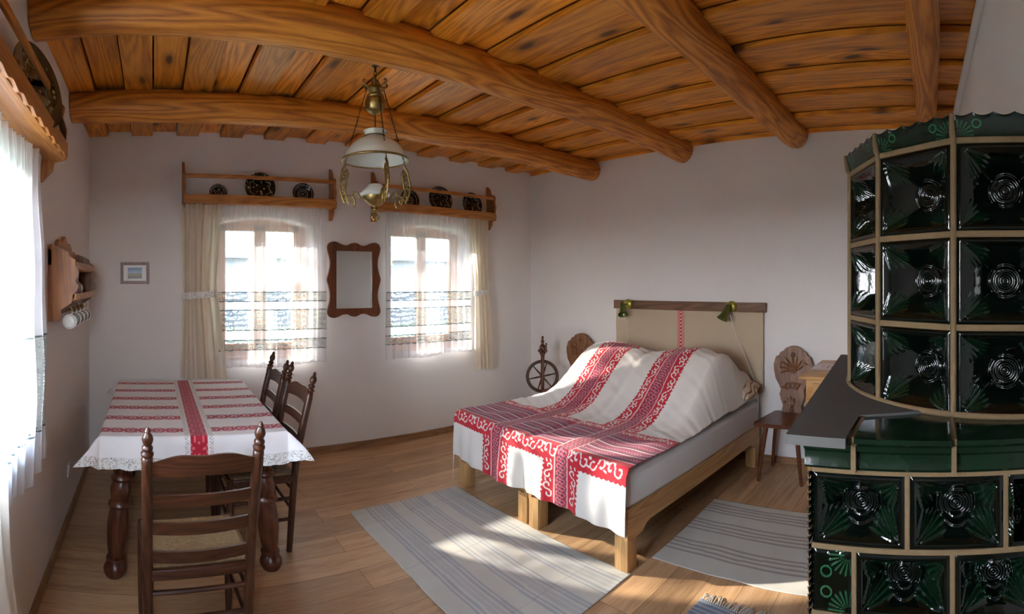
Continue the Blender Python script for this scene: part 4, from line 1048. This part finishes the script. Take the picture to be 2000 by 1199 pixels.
# local x along the wall (+x = toward the back wall), -y into the room, z up
RW, RD = .835, .165
def side_outline():
    return [(0, .0), (-.06, .0), (-.075, .03), (-.070, .06), (-.10, .08), (-.13, .10), (-.135, .14), (-.158, .16), (-RD, .19), (-.150, .215), (-.163, .24), (-RD, .27), (-.148, .30), (-.150, .325), (-.12, .345), (-.115, .365), (-.08, .385), (-.04, .40), (0, .40)]
for s in (-1, 1):
    MB().prism(side_outline(), .020, 'yz', T(s * (RW / 2 - .01), 0, 0)).build('side_panel', M['shelfy' if s < 0 else 'carved'], t)
MB().box((0, -.006, .20), (RW - .03, .010, .36)).build('back_panel', M['carved'], t)
for z in (.115, .285):
    MB().box((0, -.072, z), (RW - .04, .13, .016), .003).build('shelf', M['shelf'], t)
    MB().box((0, -.146, z + .016), (RW - .03, .012, .036), .004).build('gallery_rail', M['shelf'], t)
k = 40; pts = [(-RW / 2, .30)]
for i in range(k + 1):
    q = i / k; pts.append((-RW / 2 + RW * q, .30 - .001 * math.sin(PI * q)))
for i in range(k + 1):
    q = 1 - i / k; e = abs(2 * q - 1); pts.append((-RW / 2 + RW * q, .385 + .09 * (1 - e) ** .8 + .014 * math.sin(q * PI * 9)))
MB().prism(pts, .018, 'xz', T(0, -.012, 0)).build('ornate_crest', M['shelf'], t)
m = MB().box((0, -.075, .085), (RW - .06, .014, .04), .003); m.build('hook_rail', M['carved'], t)
cups = [-.31, -.16, -.01, .14, .29]
for x in cups: MB().tube([(x, -.083, .08), (x, -.105, .075), (x, -.115, .06), (x, -.105, .045), (x, -.092, .05)], .0028, 6).build('hook', M['brass'], t)
RM = T(XL, 3.00, 1.35) @ RZ(PI / 2)
def mug():
    t = thing('mug', 'x', 'mug', group='white mugs hanging under the cup rack')
    MB().lathe([(0, -.035), (.026, -.035), (.034, -.026), (.037, .0), (.040, .035), (.037, .035), (.034, .0), (.030, -.026), (0, -.030)], 24).build('cup_body', M['porcelain'], t, smooth=50)
    MB().tube([(.036 + .022 * math.sin(a), 0, .022 * math.cos(a) * -1) for a in np.linspace(0, PI, 12)], .0045, 8).build('handle', M['porcelain'], t)
    return t
names = ['nearest to the viewer', 'second from the near end', 'in the middle of the row', 'fourth from the near end', 'farthest, next to the corner']
mg = mug()
for i, x in enumerate(cups):
    c = mg if i == 0 else copy_tree(mg)
    c.matrix_world = RM @ T(x, -.098, -.008) @ RZ(.25 + .1 * math.sin(i * 3)) @ RX(.35) @ RY(-PI / 2 + .1) @ T(0, 0, 0)
    c['label'] = 'white mug hanging from a hook under the cup rack, ' + names[i]
def at_rack(o, x, y, z): o.matrix_world = RM @ T(x, y, z)
def vase_mat():
    m = NT('flowered_porcelain'); nz = m.n('TexNoise', Vector=m.coords(), Scale=34.0)
    m.P(Base_Color=m.mix(m.math('GREATER_THAN', nz.outputs[0], .62), (.72, .70, .68), (.10, .07, .12)), Roughness=.15); return m.mat
o = MB().lathe([(0, 0), (.028, 0), (.045, .02), (.050, .045), (.044, .07), (.020, .088), (.018, .10), (.022, .14), (.024, .150), (.019, .150), (.015, .10), (0, .09)], 24).build('vase', vase_mat(), smooth=50); at_rack(o, .12, -.066, .124); tag(o, 'round white porcelain vase with small dark flowers on the lower shelf of the cup rack', 'vase')
t = thing('glass_vase', 'clear glass vase holding green stems on the lower shelf of the cup rack', 'vase'); t.matrix_world = RM @ T(-.06, -.066, .124)
gm = NT('clear_glass'); gm.P(Base_Color=(.9, .95, .95), Roughness=.05, Transmission_Weight=.9, IOR=1.3)
MB().lathe([(0, 0), (.024, 0), (.022, .05), (.028, .11), (.025, .11), (.019, .05), (0, .004)], 18).build('vase_body', gm.mat, t, smooth=50)
m = MB()
for k in range(7):
    a = k * .9; m.tube([(.004 * math.cos(a), .004 * math.sin(a), .01), (.015 * math.cos(a), .012 * math.sin(a), .09), (.035 * math.cos(a) + .01, .025 * math.sin(a), .135)], [.0028, .003, .001], 5)
m.build('green_stems', plain('stem_green', (.03, .10, .045), .5), t)
# ================================================================== HANGING OIL LAMP
LX, LY = 1.105, 2.31
def lz(py): return HC + (Y0 - py) / F * 2.56
t = thing('hanging_lamp', 'old brass oil lamp with white glass shade hanging on chains from a log beam', 'hanging lamp', (LX, LY, 0))
def chain(name, a, b, link=.016, r=.0016, par=t):
    a, b = Vector(a), Vector(b); L = (b - a).length; n = max(2, int(L / (link * .78))); d = (b - a).normalized(); m = MB()
    q = d.to_track_quat('Z', 'Y').to_matrix().to_4x4()
    for k in range(n):
        c = a + (b - a) * (k + .5) / n; tm = MB().ring((0, 0, 0), link * .5, r, 'y', 12, 5, el=1.0); tm.v = [(x * .55, y, z) for x, y, z in tm.v]
        m.merge(tm, T(*c) @ q @ RZ(PI / 2 * (k % 2)))
    return m.build(name, M['darkmetal'], par, smooth=70)
chain('top_chain', (0, 0, lz(178)), (0, 0, 2.685), .026, .0032)
MB().lathe([(0, 0), (.020, .0), (.006, .012), (.005, .03), (0, .03)], 12, T(0, 0, 2.672)).build('ceiling_hook', M['darkmetal'], t)
m = MB(); cz = lz(168)
m.lathe([(0, cz + .03), (.018, cz + .028), (.024, cz + .01), (.040, cz - .005), (.045, cz - .02), (.028, cz - .03), (.02, cz - .055), (0, cz - .055)], 20)
for k in range(6):
    a = 2 * PI * k / 6; ca, sa = math.cos(a), math.sin(a)
    m.tube([(ca * q, sa * q, cz + dz) for q, dz in ((.03, -.012), (.055, -.002), (.07, .012), (.064, .024), (.052, .02))], [.007, .007, .006, .005, .003], 7)
m.build('crown', M['brass'], t, smooth=60)
bz = lz(203)
prof = [(0, -.062), (.006, -.060), (.010, -.052), (.03, -.045), (.046, -.028), (.053, -.005), (.054, .008), (.050, .022), (.042, .030), (.046, .036), (.040, .046), (.022, .056), (0, .058)]
m = MB().lathe([(r, z + bz) for r, z in prof], 28); m.v = [(x * (1 + .03 * math.cos(10 * math.atan2(y, x))), y * (1 + .03 * math.cos(10 * math.atan2(y, x))), z) for x, y, z in m.v]
m.build('counterweight', M['brass'], t, smooth=60)
MB().tube([(0, 0, bz - .06), (0, 0, lz(262))], .003, 6).build('centre_chain', M['darkmetal'], t)
# glass shade: open dome with collar
zr = lz(313)
sp = [(.168, 0), (.165, .012), (.152, .040), (.130, .070), (.100, .096), (.070, .110), (.052, .116), (.050, .128), (.056, .140), (.062, .150)]
inner = [(r - .004, z) for r, z in sp[::-1]]
m = MB().lathe([(r, z + zr) for r, z in sp + inner], 48, close=False); m.build('glass_shade', M['opal'], t, smooth=60)
MB().ring((0, 0, zr), .169, .006, 'z', 60, 8).build('shade_ring', M['brass'], t, smooth=70)
MB().ring((0, 0, zr + .122), .053, .0025, 'z', 36, 6).build('collar_wire', M['darkmetal'], t, smooth=70)
# lower font with opal cup
fz = lz(392)
m = MB().lathe([(r, z + fz) for r, z in [(0, -.085), (.006, -.083), (.012, -.072), (.007, -.064), (.018, -.056), (.022, -.046), (.012, -.036), (.014, -.028), (.034, -.018), (.052, .0), (.060, .016), (.062, .024), (.048, .024), (0, .024)]], 30)
m.v = [((x * (1 + .05 * math.cos(14 * math.atan2(y, x))), y * (1 + .05 * math.cos(14 * math.atan2(y, x))), z) if z > fz - .03 else (x, y, z)) for x, y, z in m.v]
m.build('lamp_font', M['brass'], t, smooth=60)
m = MB().lathe([(r, z + fz) for r, z in [(.0, .024), (.074, .026), (.080, .032), (.078, .038), (.055, .060), (.042, .072), (.036, .082), (.030, .084), (0, .084)]], 32); m.build('opal_bowl', M['opal'], t, smooth=60)
m = MB()
for k in range(7):
    a = 2 * PI * k / 7; m.ring((.012 * math.cos(a), .012 * math.sin(a), fz - .085 - .012 * (k % 2)), .010, .003, 'x' if k % 2 else 'y', 12, 5)
m.build('pierced_finial', M['brass'], t, smooth=60)
# three pierced scroll arms and their chains
def arm(ang):
    m = MB(); ca, sa = math.cos(ang), math.sin(ang)
    def P(rad, py, off=0): return (ca * rad - sa * off, sa * rad + ca * off, lz(py))
    def sc(pts, r): m.tube([P(a, b, o) for a, b, o in pts], r, 7)
    sc([(.150, 322, 0), (.165, 330, 0), (.176, 345, 0), (.186, 360, 0), (.180, 375, 0), (.168, 388, 0), (.158, 396, 0)], [.006, .007, .006, .006, .006, .006, .005])
    sc([(.148, 330, 0), (.140, 340, 0), (.146, 350, 0), (.150, 362, 0), (.158, 372, 0), (.150, 384, 0), (.140, 394, 0)], [.005, .007, .005, .005, .006, .006, .004])
    sc([(.150, 334, 0), (.170, 340, 0), (.150, 346, 0), (.176, 354, 0), (.156, 360, 0), (.180, 368, 0), (.160, 376, 0), (.166, 386, 0)], .0042)
    sc([(.158, 392, 0), (.140, 384, 0), (.122, 382, 0), (.108, 388, 0), (.104, 398, 0), (.112, 405, 0), (.122, 400, 0)], [.005, .006, .006, .006, .005, .004, .003])
    sc([(.120, 383, 0), (.108, 374, 0), (.092, 378, 0), (.076, 388, 0), (.062, 386, 0)], [.004, .005, .006, .006, .006])
    sc([(.150, 390, 0), (.135, 400, 0), (.128, 392, 0), (.138, 388, 0)], .004)
    for (a, b) in ((.160, 350), (.166, 365), (.160, 380), (.160, 340)):
        for o in (-.008, .008): m.tube([P(a - .010, b + 3, 0), P(a, b, o), P(a + .010, b - 3, 0)], .0035, 6)
    ob = m.build('scroll_arm', M['brass'], t, smooth=60)
    chain('side_chain', (ca * .045, sa * .045, lz(175)), (ca * .158, sa * .158, lz(322)), .015, .0017)
yaw = math.atan2(LY, LX)          # towards +depth
for a in (yaw - PI / 2 - .30, yaw + PI + .28 - .1, yaw + PI / 2 - .12 + .0): pass
arm(yaw + PI / 2 + .05); arm(yaw - PI / 2 + .15); arm(yaw + PI + .35)

# ================================================================== GREEN TILED STOVE
def glaze_mat():
    m = NT('dark_green_glaze'); a = m.n('SeparateColor', Color=m.n('VertexColor', {'layer_name': 'Col'}).outputs[0])
    c = m.coords(); nz = m.n('TexNoise', Vector=c, Scale=14.0, Detail=3.0)
    base = m.mix(nz.outputs[0], (.0006, .0014, .0011), (.0012, .0035, .0022))
    m.P(Base_Color=m.mix(a.outputs[0], base, (.022, .11, .045)), Roughness=.05)
    m.b.inputs['Specular IOR Level'].default_value = .42
    nb = m.n('TexNoise', Vector=c, Scale=30.0, Detail=2.0); m.bump(nb.outputs[0], .15, .004); return m.mat
M['glaze'] = glaze_mat()
def glaze_flat():
    m = NT('green_glaze_plain'); nz = m.n('TexNoise', Vector=m.coords(), Scale=9.0, Detail=3.0)
    m.P(Base_Color=m.mix(nz.outputs[0], (.0015, .006, .003), (.006, .022, .010)), Roughness=.14); m.b.inputs['Specular IOR Level'].default_value = .3
    m.bump(m.n('TexNoise', Vector=m.coords(), Scale=26.0).outputs[0], .2, .004); return m.mat
M['glaze2'] = glaze_flat()
class Grids:      # collects coloured tile heightfields into one mesh
    def __init__(s): s.V = []; s.Q = []; s.C = []; s.n = 0
    def add(s, P, C):
        ny, nx = P.shape[:2]; idx = np.arange(ny * nx).reshape(ny, nx) + s.n
        s.Q.append(np.stack([idx[:-1, :-1], idx[:-1, 1:], idx[1:, 1:], idx[1:, :-1]], -1).reshape(-1, 4)); s.V.append(P.reshape(-1, 3)); s.C.append(C.reshape(-1)); s.n += ny * nx
    def build(s, name, mat, parent):
        V = np.concatenate(s.V); Q = np.concatenate(s.Q); Cm = np.concatenate(s.C)
        me = bpy.data.meshes.new(name); me.vertices.add(len(V)); me.vertices.foreach_set('co', V.astype(np.float32).ravel())
        me.loops.add(len(Q) * 4); me.loops.foreach_set('vertex_index', Q.astype(np.int32).ravel())
        me.polygons.add(len(Q)); me.polygons.foreach_set('loop_start', np.arange(0, len(Q) * 4, 4, dtype=np.int32)); me.polygons.foreach_set('use_smooth', [True] * len(Q))
        me.update(calc_edges=True)
        ca = me.color_attributes.new('Col', 'FLOAT_COLOR', 'POINT'); c4 = np.ones((len(V), 4), np.float32); c4[:, :3] = Cm[:, None]; ca.data.foreach_set('color', c4.ravel())
        me.materials.append(mat); o = bpy.data.objects.new(name, me); COL.objects.link(o); o.parent = parent; return o
def tile(w, h, n=84, deep=.095, kind='pan', seed=0):
    """returns local grid (a across, b up, height outwards, fan mask)"""
    a, b = np.meshgrid(np.linspace(-w / 2, w / 2, n), np.linspace(-h / 2, h / 2, n))
    ex, ey = w / 2 - np.abs(a), h / 2 - np.abs(b); e = np.minimum(ex, ey)
    rim = .012
    H = np.where(e < rim, .010 * np.sin(np.clip(e / rim, 0, 1) * PI / 2) , .010) * .5
    C = np.zeros_like(a)
    if kind == 'pan':
        sl = np.clip((e - rim) / (min(w, h) / 2 - rim - .012), 0, 1); sl = .35 * smooth01(sl) + .65 * sl; H = H - deep * sl
        rr = np.hypot(a, b); disc = smooth01((.046 - rr) / .006)
        H = np.where(disc > .01, np.maximum(H, -deep * .80), H) + disc * (.010 + .0030 * np.cos(rr * 2 * PI / .0130)) 
        # corner fans
        for sx in (-1, 1):
            for sy in (-1, 1):
                cx, cy = sx * (w / 2 - .014), sy * (h / 2 - .014); dx, dy = (cx - a) * sx, (cy - b) * sy
                R_ = np.hypot(dx, dy); th = np.arctan2(dy, dx); rays = .5 + .5 * np.cos(th * 38)
                fan = smooth01((R_ - .010) / .006) * smooth01((.072 + .006 * np.cos(th * 38) - R_) / .008) * smooth01((th - .18) / .10) * smooth01((1.40 - th) / .10)
                H = H + fan * (.0025 + .0022 * rays); C = np.maximum(C, fan * (.05 + .95 * rays ** 4) * .22)
    else:     # flat tile with engraved corner flourishes
        for sy in (-1, 1):
            cx, cy = w / 2 - .008, sy * (h / 2 - .01); dx, dy = cx - a, (cy - b) * sy; R_ = np.hypot(dx, dy); th = np.arctan2(dy, dx)
            rays = (.5 + .5 * np.cos(th * 22)) ** 4; fan = smooth01((R_ - .008) / .004) * smooth01((.05 - R_) / .006); C = np.maximum(C, fan * rays * .8); H = H + fan * rays * .002
            q = np.hypot(dx - .052, dy - .040); C = np.maximum(C, smooth01((.0022 - np.abs(q - .012)) / .001) * .8)
    return a, b, H, C
def place_tile(G, P0, P1, z0, z1, n_out, gap=.006, kind='pan', deep=.095, n=84):
    """tile between plan points P0->P1 (metres) and heights z0..z1, facing n_out"""
    P0, P1 = np.array(P0), np.array(P1); L = np.linalg.norm(P1 - P0); d = (P1 - P0) / L; c = (P0 + P1) / 2
    a, b, H, C = tile(L - 2 * gap, (z1 - z0) - 2 * gap, n=n, kind=kind, deep=deep)
    X = c[0] + d[0] * a + n_out[0] * H; Y = c[1] + d[1] * a + n_out[1] * H; Z = (z0 + z1) / 2 + b
    G.add(np.stack([X, Y, Z], -1), C)
st = thing('tiled_stove', 'dark green glazed tile stove with round tower on a square base, at the right', 'stove', (1.8, -.1, 0))
def loc_(p): return (p[0] - 1.8, p[1] + .1)
TC = np.array([1.811, -.282]); TR = .583; p_ = .24
a1 = math.atan2(-.2155 * .24 - TC[1], 5.316 * .24 - TC[0])       # vertex at px 1863
stp = -math.radians(25.7)
vert = [TC + TR * np.array([math.cos(a1 + stp * k), math.sin(a1 + stp * k)]) for k in range(-3, 6)]
# stp negative: k>0 goes towards +y (left in the picture)
TZ0, TZ1 = 1.199, 1.919
G = Grids(); grb = MB()
for i in range(len(vert) - 1):
    A, B = vert[i], vert[i + 1]
    if A[1] < -.30 and B[1] < -.30: continue
    mid = (A + B) / 2; no = mid - TC; no /= np.linalg.norm(no)
    for r in range(3): place_tile(G, loc_(A), loc_(B), TZ0 + r * .24, TZ0 + (r + 1) * .24, no, gap=.0065)
G.build('tower_tiles', M['glaze'], st)
def clip_poly(core, ymin):
    out = []
    for i in range(len(core)):
        p, q = core[i], core[(i + 1) % len(core)]
        if p[1] >= ymin: out.append(tuple(p))
        if (p[1] >= ymin) != (q[1] >= ymin):
            f = (ymin - p[1]) / (q[1] - p[1]); out.append((p[0] + f * (q[0] - p[0]), ymin))
    return out
allv = [TC + (TR - .115) * np.array([math.cos(a1 + stp * k), math.sin(a1 + stp * k)]) for k in range(14)]
core = clip_poly(allv, -.215)
MB().prism([loc_(v) for v in core[::-1]], TZ1 + .052 - TZ0, 'xy', T(0, 0, (TZ0 + TZ1 + .052) / 2)).build('tower_body', M['grout'], st, smooth=0)
courses = [MB() for _ in range(5)]
for i in range(len(vert) - 1):
    A, B = vert[i], vert[i + 1]
    if A[1] < -.30 and B[1] < -.30: continue
    mid = (A + B) / 2; L_ = np.linalg.norm(B - A); no = (mid - TC) / np.linalg.norm(mid - TC); ang = math.atan2(B[1] - A[1], B[0] - A[0])
    for r in range(4):
        c_ = loc_(mid - no * .045); courses[r].box((c_[0], c_[1], TZ0 + r * .24), (L_ + .01, .100, .017), .003, Matrix.Rotation(ang, 3, 'Z'))
    c_ = loc_(mid - no * .030); courses[4].box((c_[0], c_[1], TZ1 + .026), (L_ + .004, .060, .052), 0, Matrix.Rotation(ang, 3, 'Z'))
for cm in courses: cm.build('grout_course', M['grout'], st, smooth=0)
# crown: flared scalloped strip per face
cg = Grids(); nn = 90
for i in range(len(vert) - 1):
    A, B = vert[i], vert[i + 1]
    if A[1] < -.30 and B[1] < -.30: continue
    for q in (0,):
        n_ = (A + B) / 2 - TC; n_ /= np.linalg.norm(n_); uu, vv = np.meshgrid(np.linspace(.035, .965, nn), np.linspace(0, 1, 40))
        z0c, hgt = TZ1 + .007, .058
        # flare outward with height; widen toward the corners so the faces meet
        out = .006 + .014 * vv ** 1.4
        wid_ = 1 + (out / TR) * 1.0
        X = A[0] + (B[0] - A[0]) * (.5 + (uu - .5) * wid_) + n_[0] * out; Y = A[1] + (B[1] - A[1]) * (.5 + (uu - .5) * wid_) + n_[1] * out
        Z = z0c + vv * hgt - .008 * np.abs(np.sin(uu * PI * 5)) * vv ** 6
        Cc = np.zeros_like(uu)
        for cx in (.05, .95):
            dx = np.abs(uu - cx) * .25; dy = vv * hgt - .004; R_ = np.hypot(dx, dy); th = np.arctan2(dy, dx)
            Cc = np.maximum(Cc, (smooth01((R_ - .008) / .004) * smooth01((.042 - R_) / .006)) * (.5 + .5 * np.cos(th * 20)) ** 4 * .9)
            qq = np.hypot(dx - .046, dy - .028); Cc = np.maximum(Cc, smooth01((.0024 - np.abs(qq - .010)) / .0012) * .9)
        cg.add(np.stack([X - 1.8, Y + .1, Z], -1), Cc + .06)
        cg.add(np.stack([X - 1.8 - n_[0] * .02, Y + .1 - n_[1] * .02, Z], -1)[:, ::-1], Cc * 0)
        cg.add(np.stack([np.stack([X[-1] - 1.8, Y[-1] + .1, Z[-1]], -1), np.stack([X[-1] - 1.8 - n_[0] * .02, Y[-1] + .1 - n_[1] * .02, Z[-1]], -1)]), Cc[:2] * 0)
cg.build('crown', M['glaze'], st)
m = MB()
for v in vert[1:-1]:
    n_ = (v - TC) / np.linalg.norm(v - TC); x, y = loc_(v)
    m.tube([(x + n_[0] * .002, y + n_[1] * .002, TZ0), (x + n_[0] * .002, y + n_[1] * .002, TZ1), (x + n_[0] * .010, y + n_[1] * .010, TZ1 + .015), (x + n_[0] * .018, y + n_[1] * .018, TZ1 + .064)], [.0085, .0085, .0085, .006], 8)
m.build('corner_grout', M['grout'], st, smooth=60)
# base: tiles on the front (faces -x) and on the bed side (faces +y)
X0B = 1.12; YS = .283; ZL = [1.123, .946, .790, .613, .457, .280, .104]; tw = .2235
bside = [(X0B, YS), (2.28, .40)]
G = Grids()
for r in range(len(ZL) - 1):
    z1, z0 = ZL[r], ZL[r + 1]; off = 0 if r % 2 == 0 else -.102
    ys = [YS]; y = YS - (tw if off == 0 else .102)
    while y > -.24: ys.append(y); y -= tw
    ys.append(-.24)
    for j in range(len(ys) - 1):
        if ys[j] - ys[j + 1] < .04: continue
        half = (ys[j] - ys[j + 1]) < tw - .02
        if half and j == 0: place_tile(G, (X0B - 1.8, ys[j] + .1), (X0B - 1.8, ys[j + 1] + .1), z0, z1, np.array([-1., 0]), gap=.0045, kind='flat', n=60)
        else: place_tile(G, (X0B - 1.8, ys[j] + .1), (X0B - 1.8, ys[j + 1] + .1), z0, z1, np.array([-1., 0]), gap=.0045, deep=.078)
    # side
    A, B = np.array(bside[0]), np.array(bside[1]); d = (B - A) / np.linalg.norm(B - A); no = np.array([-d[1], d[0]]); L = np.linalg.norm(B - A); nt = 5; sh = 0 if r % 2 else .5
    for j in range(nt):
        q0, q1 = A + d * L * j / nt, A + d * L * (j + 1) / nt
        place_tile(G, loc_(q1), loc_(q0), z0, z1, no, gap=.0045, deep=.036, n=50)
G.build('base_tiles', M['glaze'], st)
bp_ = [(X0B + .085, -.235), (2.28, -.22), (2.28, .36), (X0B + .085, YS - .045)]
MB().prism([loc_(p) for p in bp_], 1.19, 'xy', T(0, 0, .595 )).build('base_body', M['grout'], st, smooth=0)
m = MB()
for r in range(len(ZL)): m.box((X0B - 1.8 + .026, (YS - .24) / 2 + .1, ZL[r]), (.060, YS + .24 - .004, .0135), .003)
for r in range(len(ZL) - 1):
    y = YS - (tw if r % 2 == 0 else .102)
    while y > -.24: m.box((X0B - 1.8 + .026, y + .1, (ZL[r] + ZL[r + 1]) / 2), (.060, .0125, ZL[r] - ZL[r + 1]), .003); y -= tw
m.build('base_grout', M['grout'], st, smooth=0)
m = MB(); A, B = np.array(bside[0]), np.array(bside[1]); d = (B - A) / np.linalg.norm(B - A); no = np.array([-d[1], d[0]]); L = np.linalg.norm(B - A); ang = math.atan2(d[1], d[0])
for r in range(len(ZL)): c_ = loc_((A + B) / 2 - no * .027); m.box((c_[0] + .03, c_[1], ZL[r]), (L - .1, .056, .013), 0, Matrix.Rotation(ang, 3, 'Z'))
for j in range(1, 6): c_ = loc_(A + d * (.006 + (L - .012) * j / 5) - no * .027); m.box((c_[0], c_[1], .60), (.012, .056, 1.04), 0, Matrix.Rotation(ang, 3, 'Z'))
m.build('side_grout', M['grout'], st, smooth=0)
# serrated corner edge of the base tiles
m = MB()
for k in range(60):
    z = .12 + k * .0168; m.add([(X0B - 1.8 - .008, YS + .1 + .002, z - .008), (X0B - 1.8 + .006, YS + .1 + .010, z), (X0B - 1.8 - .008, YS + .1 + .002, z + .008), (X0B - 1.8 + .012, YS + .1 - .002, z)], [(0, 1, 2), (0, 3, 1), (1, 3, 2)])
m.build('serrated_corner', M['glaze2'], st, smooth=0, fixn=False)
# moulded cornice tiles under the slab and up to the tower foot
def cornice(y0, y1):
    prof = [(0, 1.128), (-.006, 1.128), (-.014, 1.136), (-.010, 1.146), (-.010, 1.168), (-.020, 1.176), (-.024, 1.19), (-.046, 1.196), (-.054, 1.204), (-.050, 1.213), (-.03, 1.216), (.02, 1.2155), (.10, 1.212), (.2, 1.209)]
    n = 30; vs = []
    for i in range(n + 1):
        y = y0 + (y1 - y0) * i / n
        for dx, z in prof: vs.append((X0B - 1.8 + dx, y + .1, z))
    k = len(prof); return MB().add(vs, [(i * k + j, i * k + j + 1, (i + 1) * k + j + 1, (i + 1) * k + j) for i in range(n) for j in range(k - 1)] + [tuple(range(k)), tuple(n * k + j for j in range(k))])
seg = [(.295, .184), (.174, -.040), (-.050, -.25)]
m = MB()
for a, b in seg: m.merge(cornice(a, b))
m.build('cornice', M['glaze2'], st, smooth=30)
for y in (.179, -.045):
    m = MB(); m.box((X0B - 1.8 - .012, y + .1, 1.166), (.03, .011, .075)); m.box((X0B - 1.8 + .06, y + .1, 1.207), (.20, .010, .012))
    m.build('cornice_grout', M['grout'], st, smooth=0)
sl = [(1.055, .19), (1.058, .325), (2.30, .435), (2.30, -.215), (1.40, -.215), (1.25, .19)]
MB().prism([loc_(p) for p in sl[::-1]], .022, 'xy', T(0, 0, 1.206)).build('slate_slab', M['slate'], st)
MB().ring((0, 0, 0), .01, .001).v  # no-op
m = MB()
pts = [(*loc_(TC + (TR + .006) * np.array([math.cos(a), math.sin(a)])), TZ0 + .018) for a in np.linspace(a1 + stp * 5, a1 - stp * 2, 50)]
m.tube(pts, .008, 6); m.build('tower_foot_grout', M['grout'], st, smooth=60)
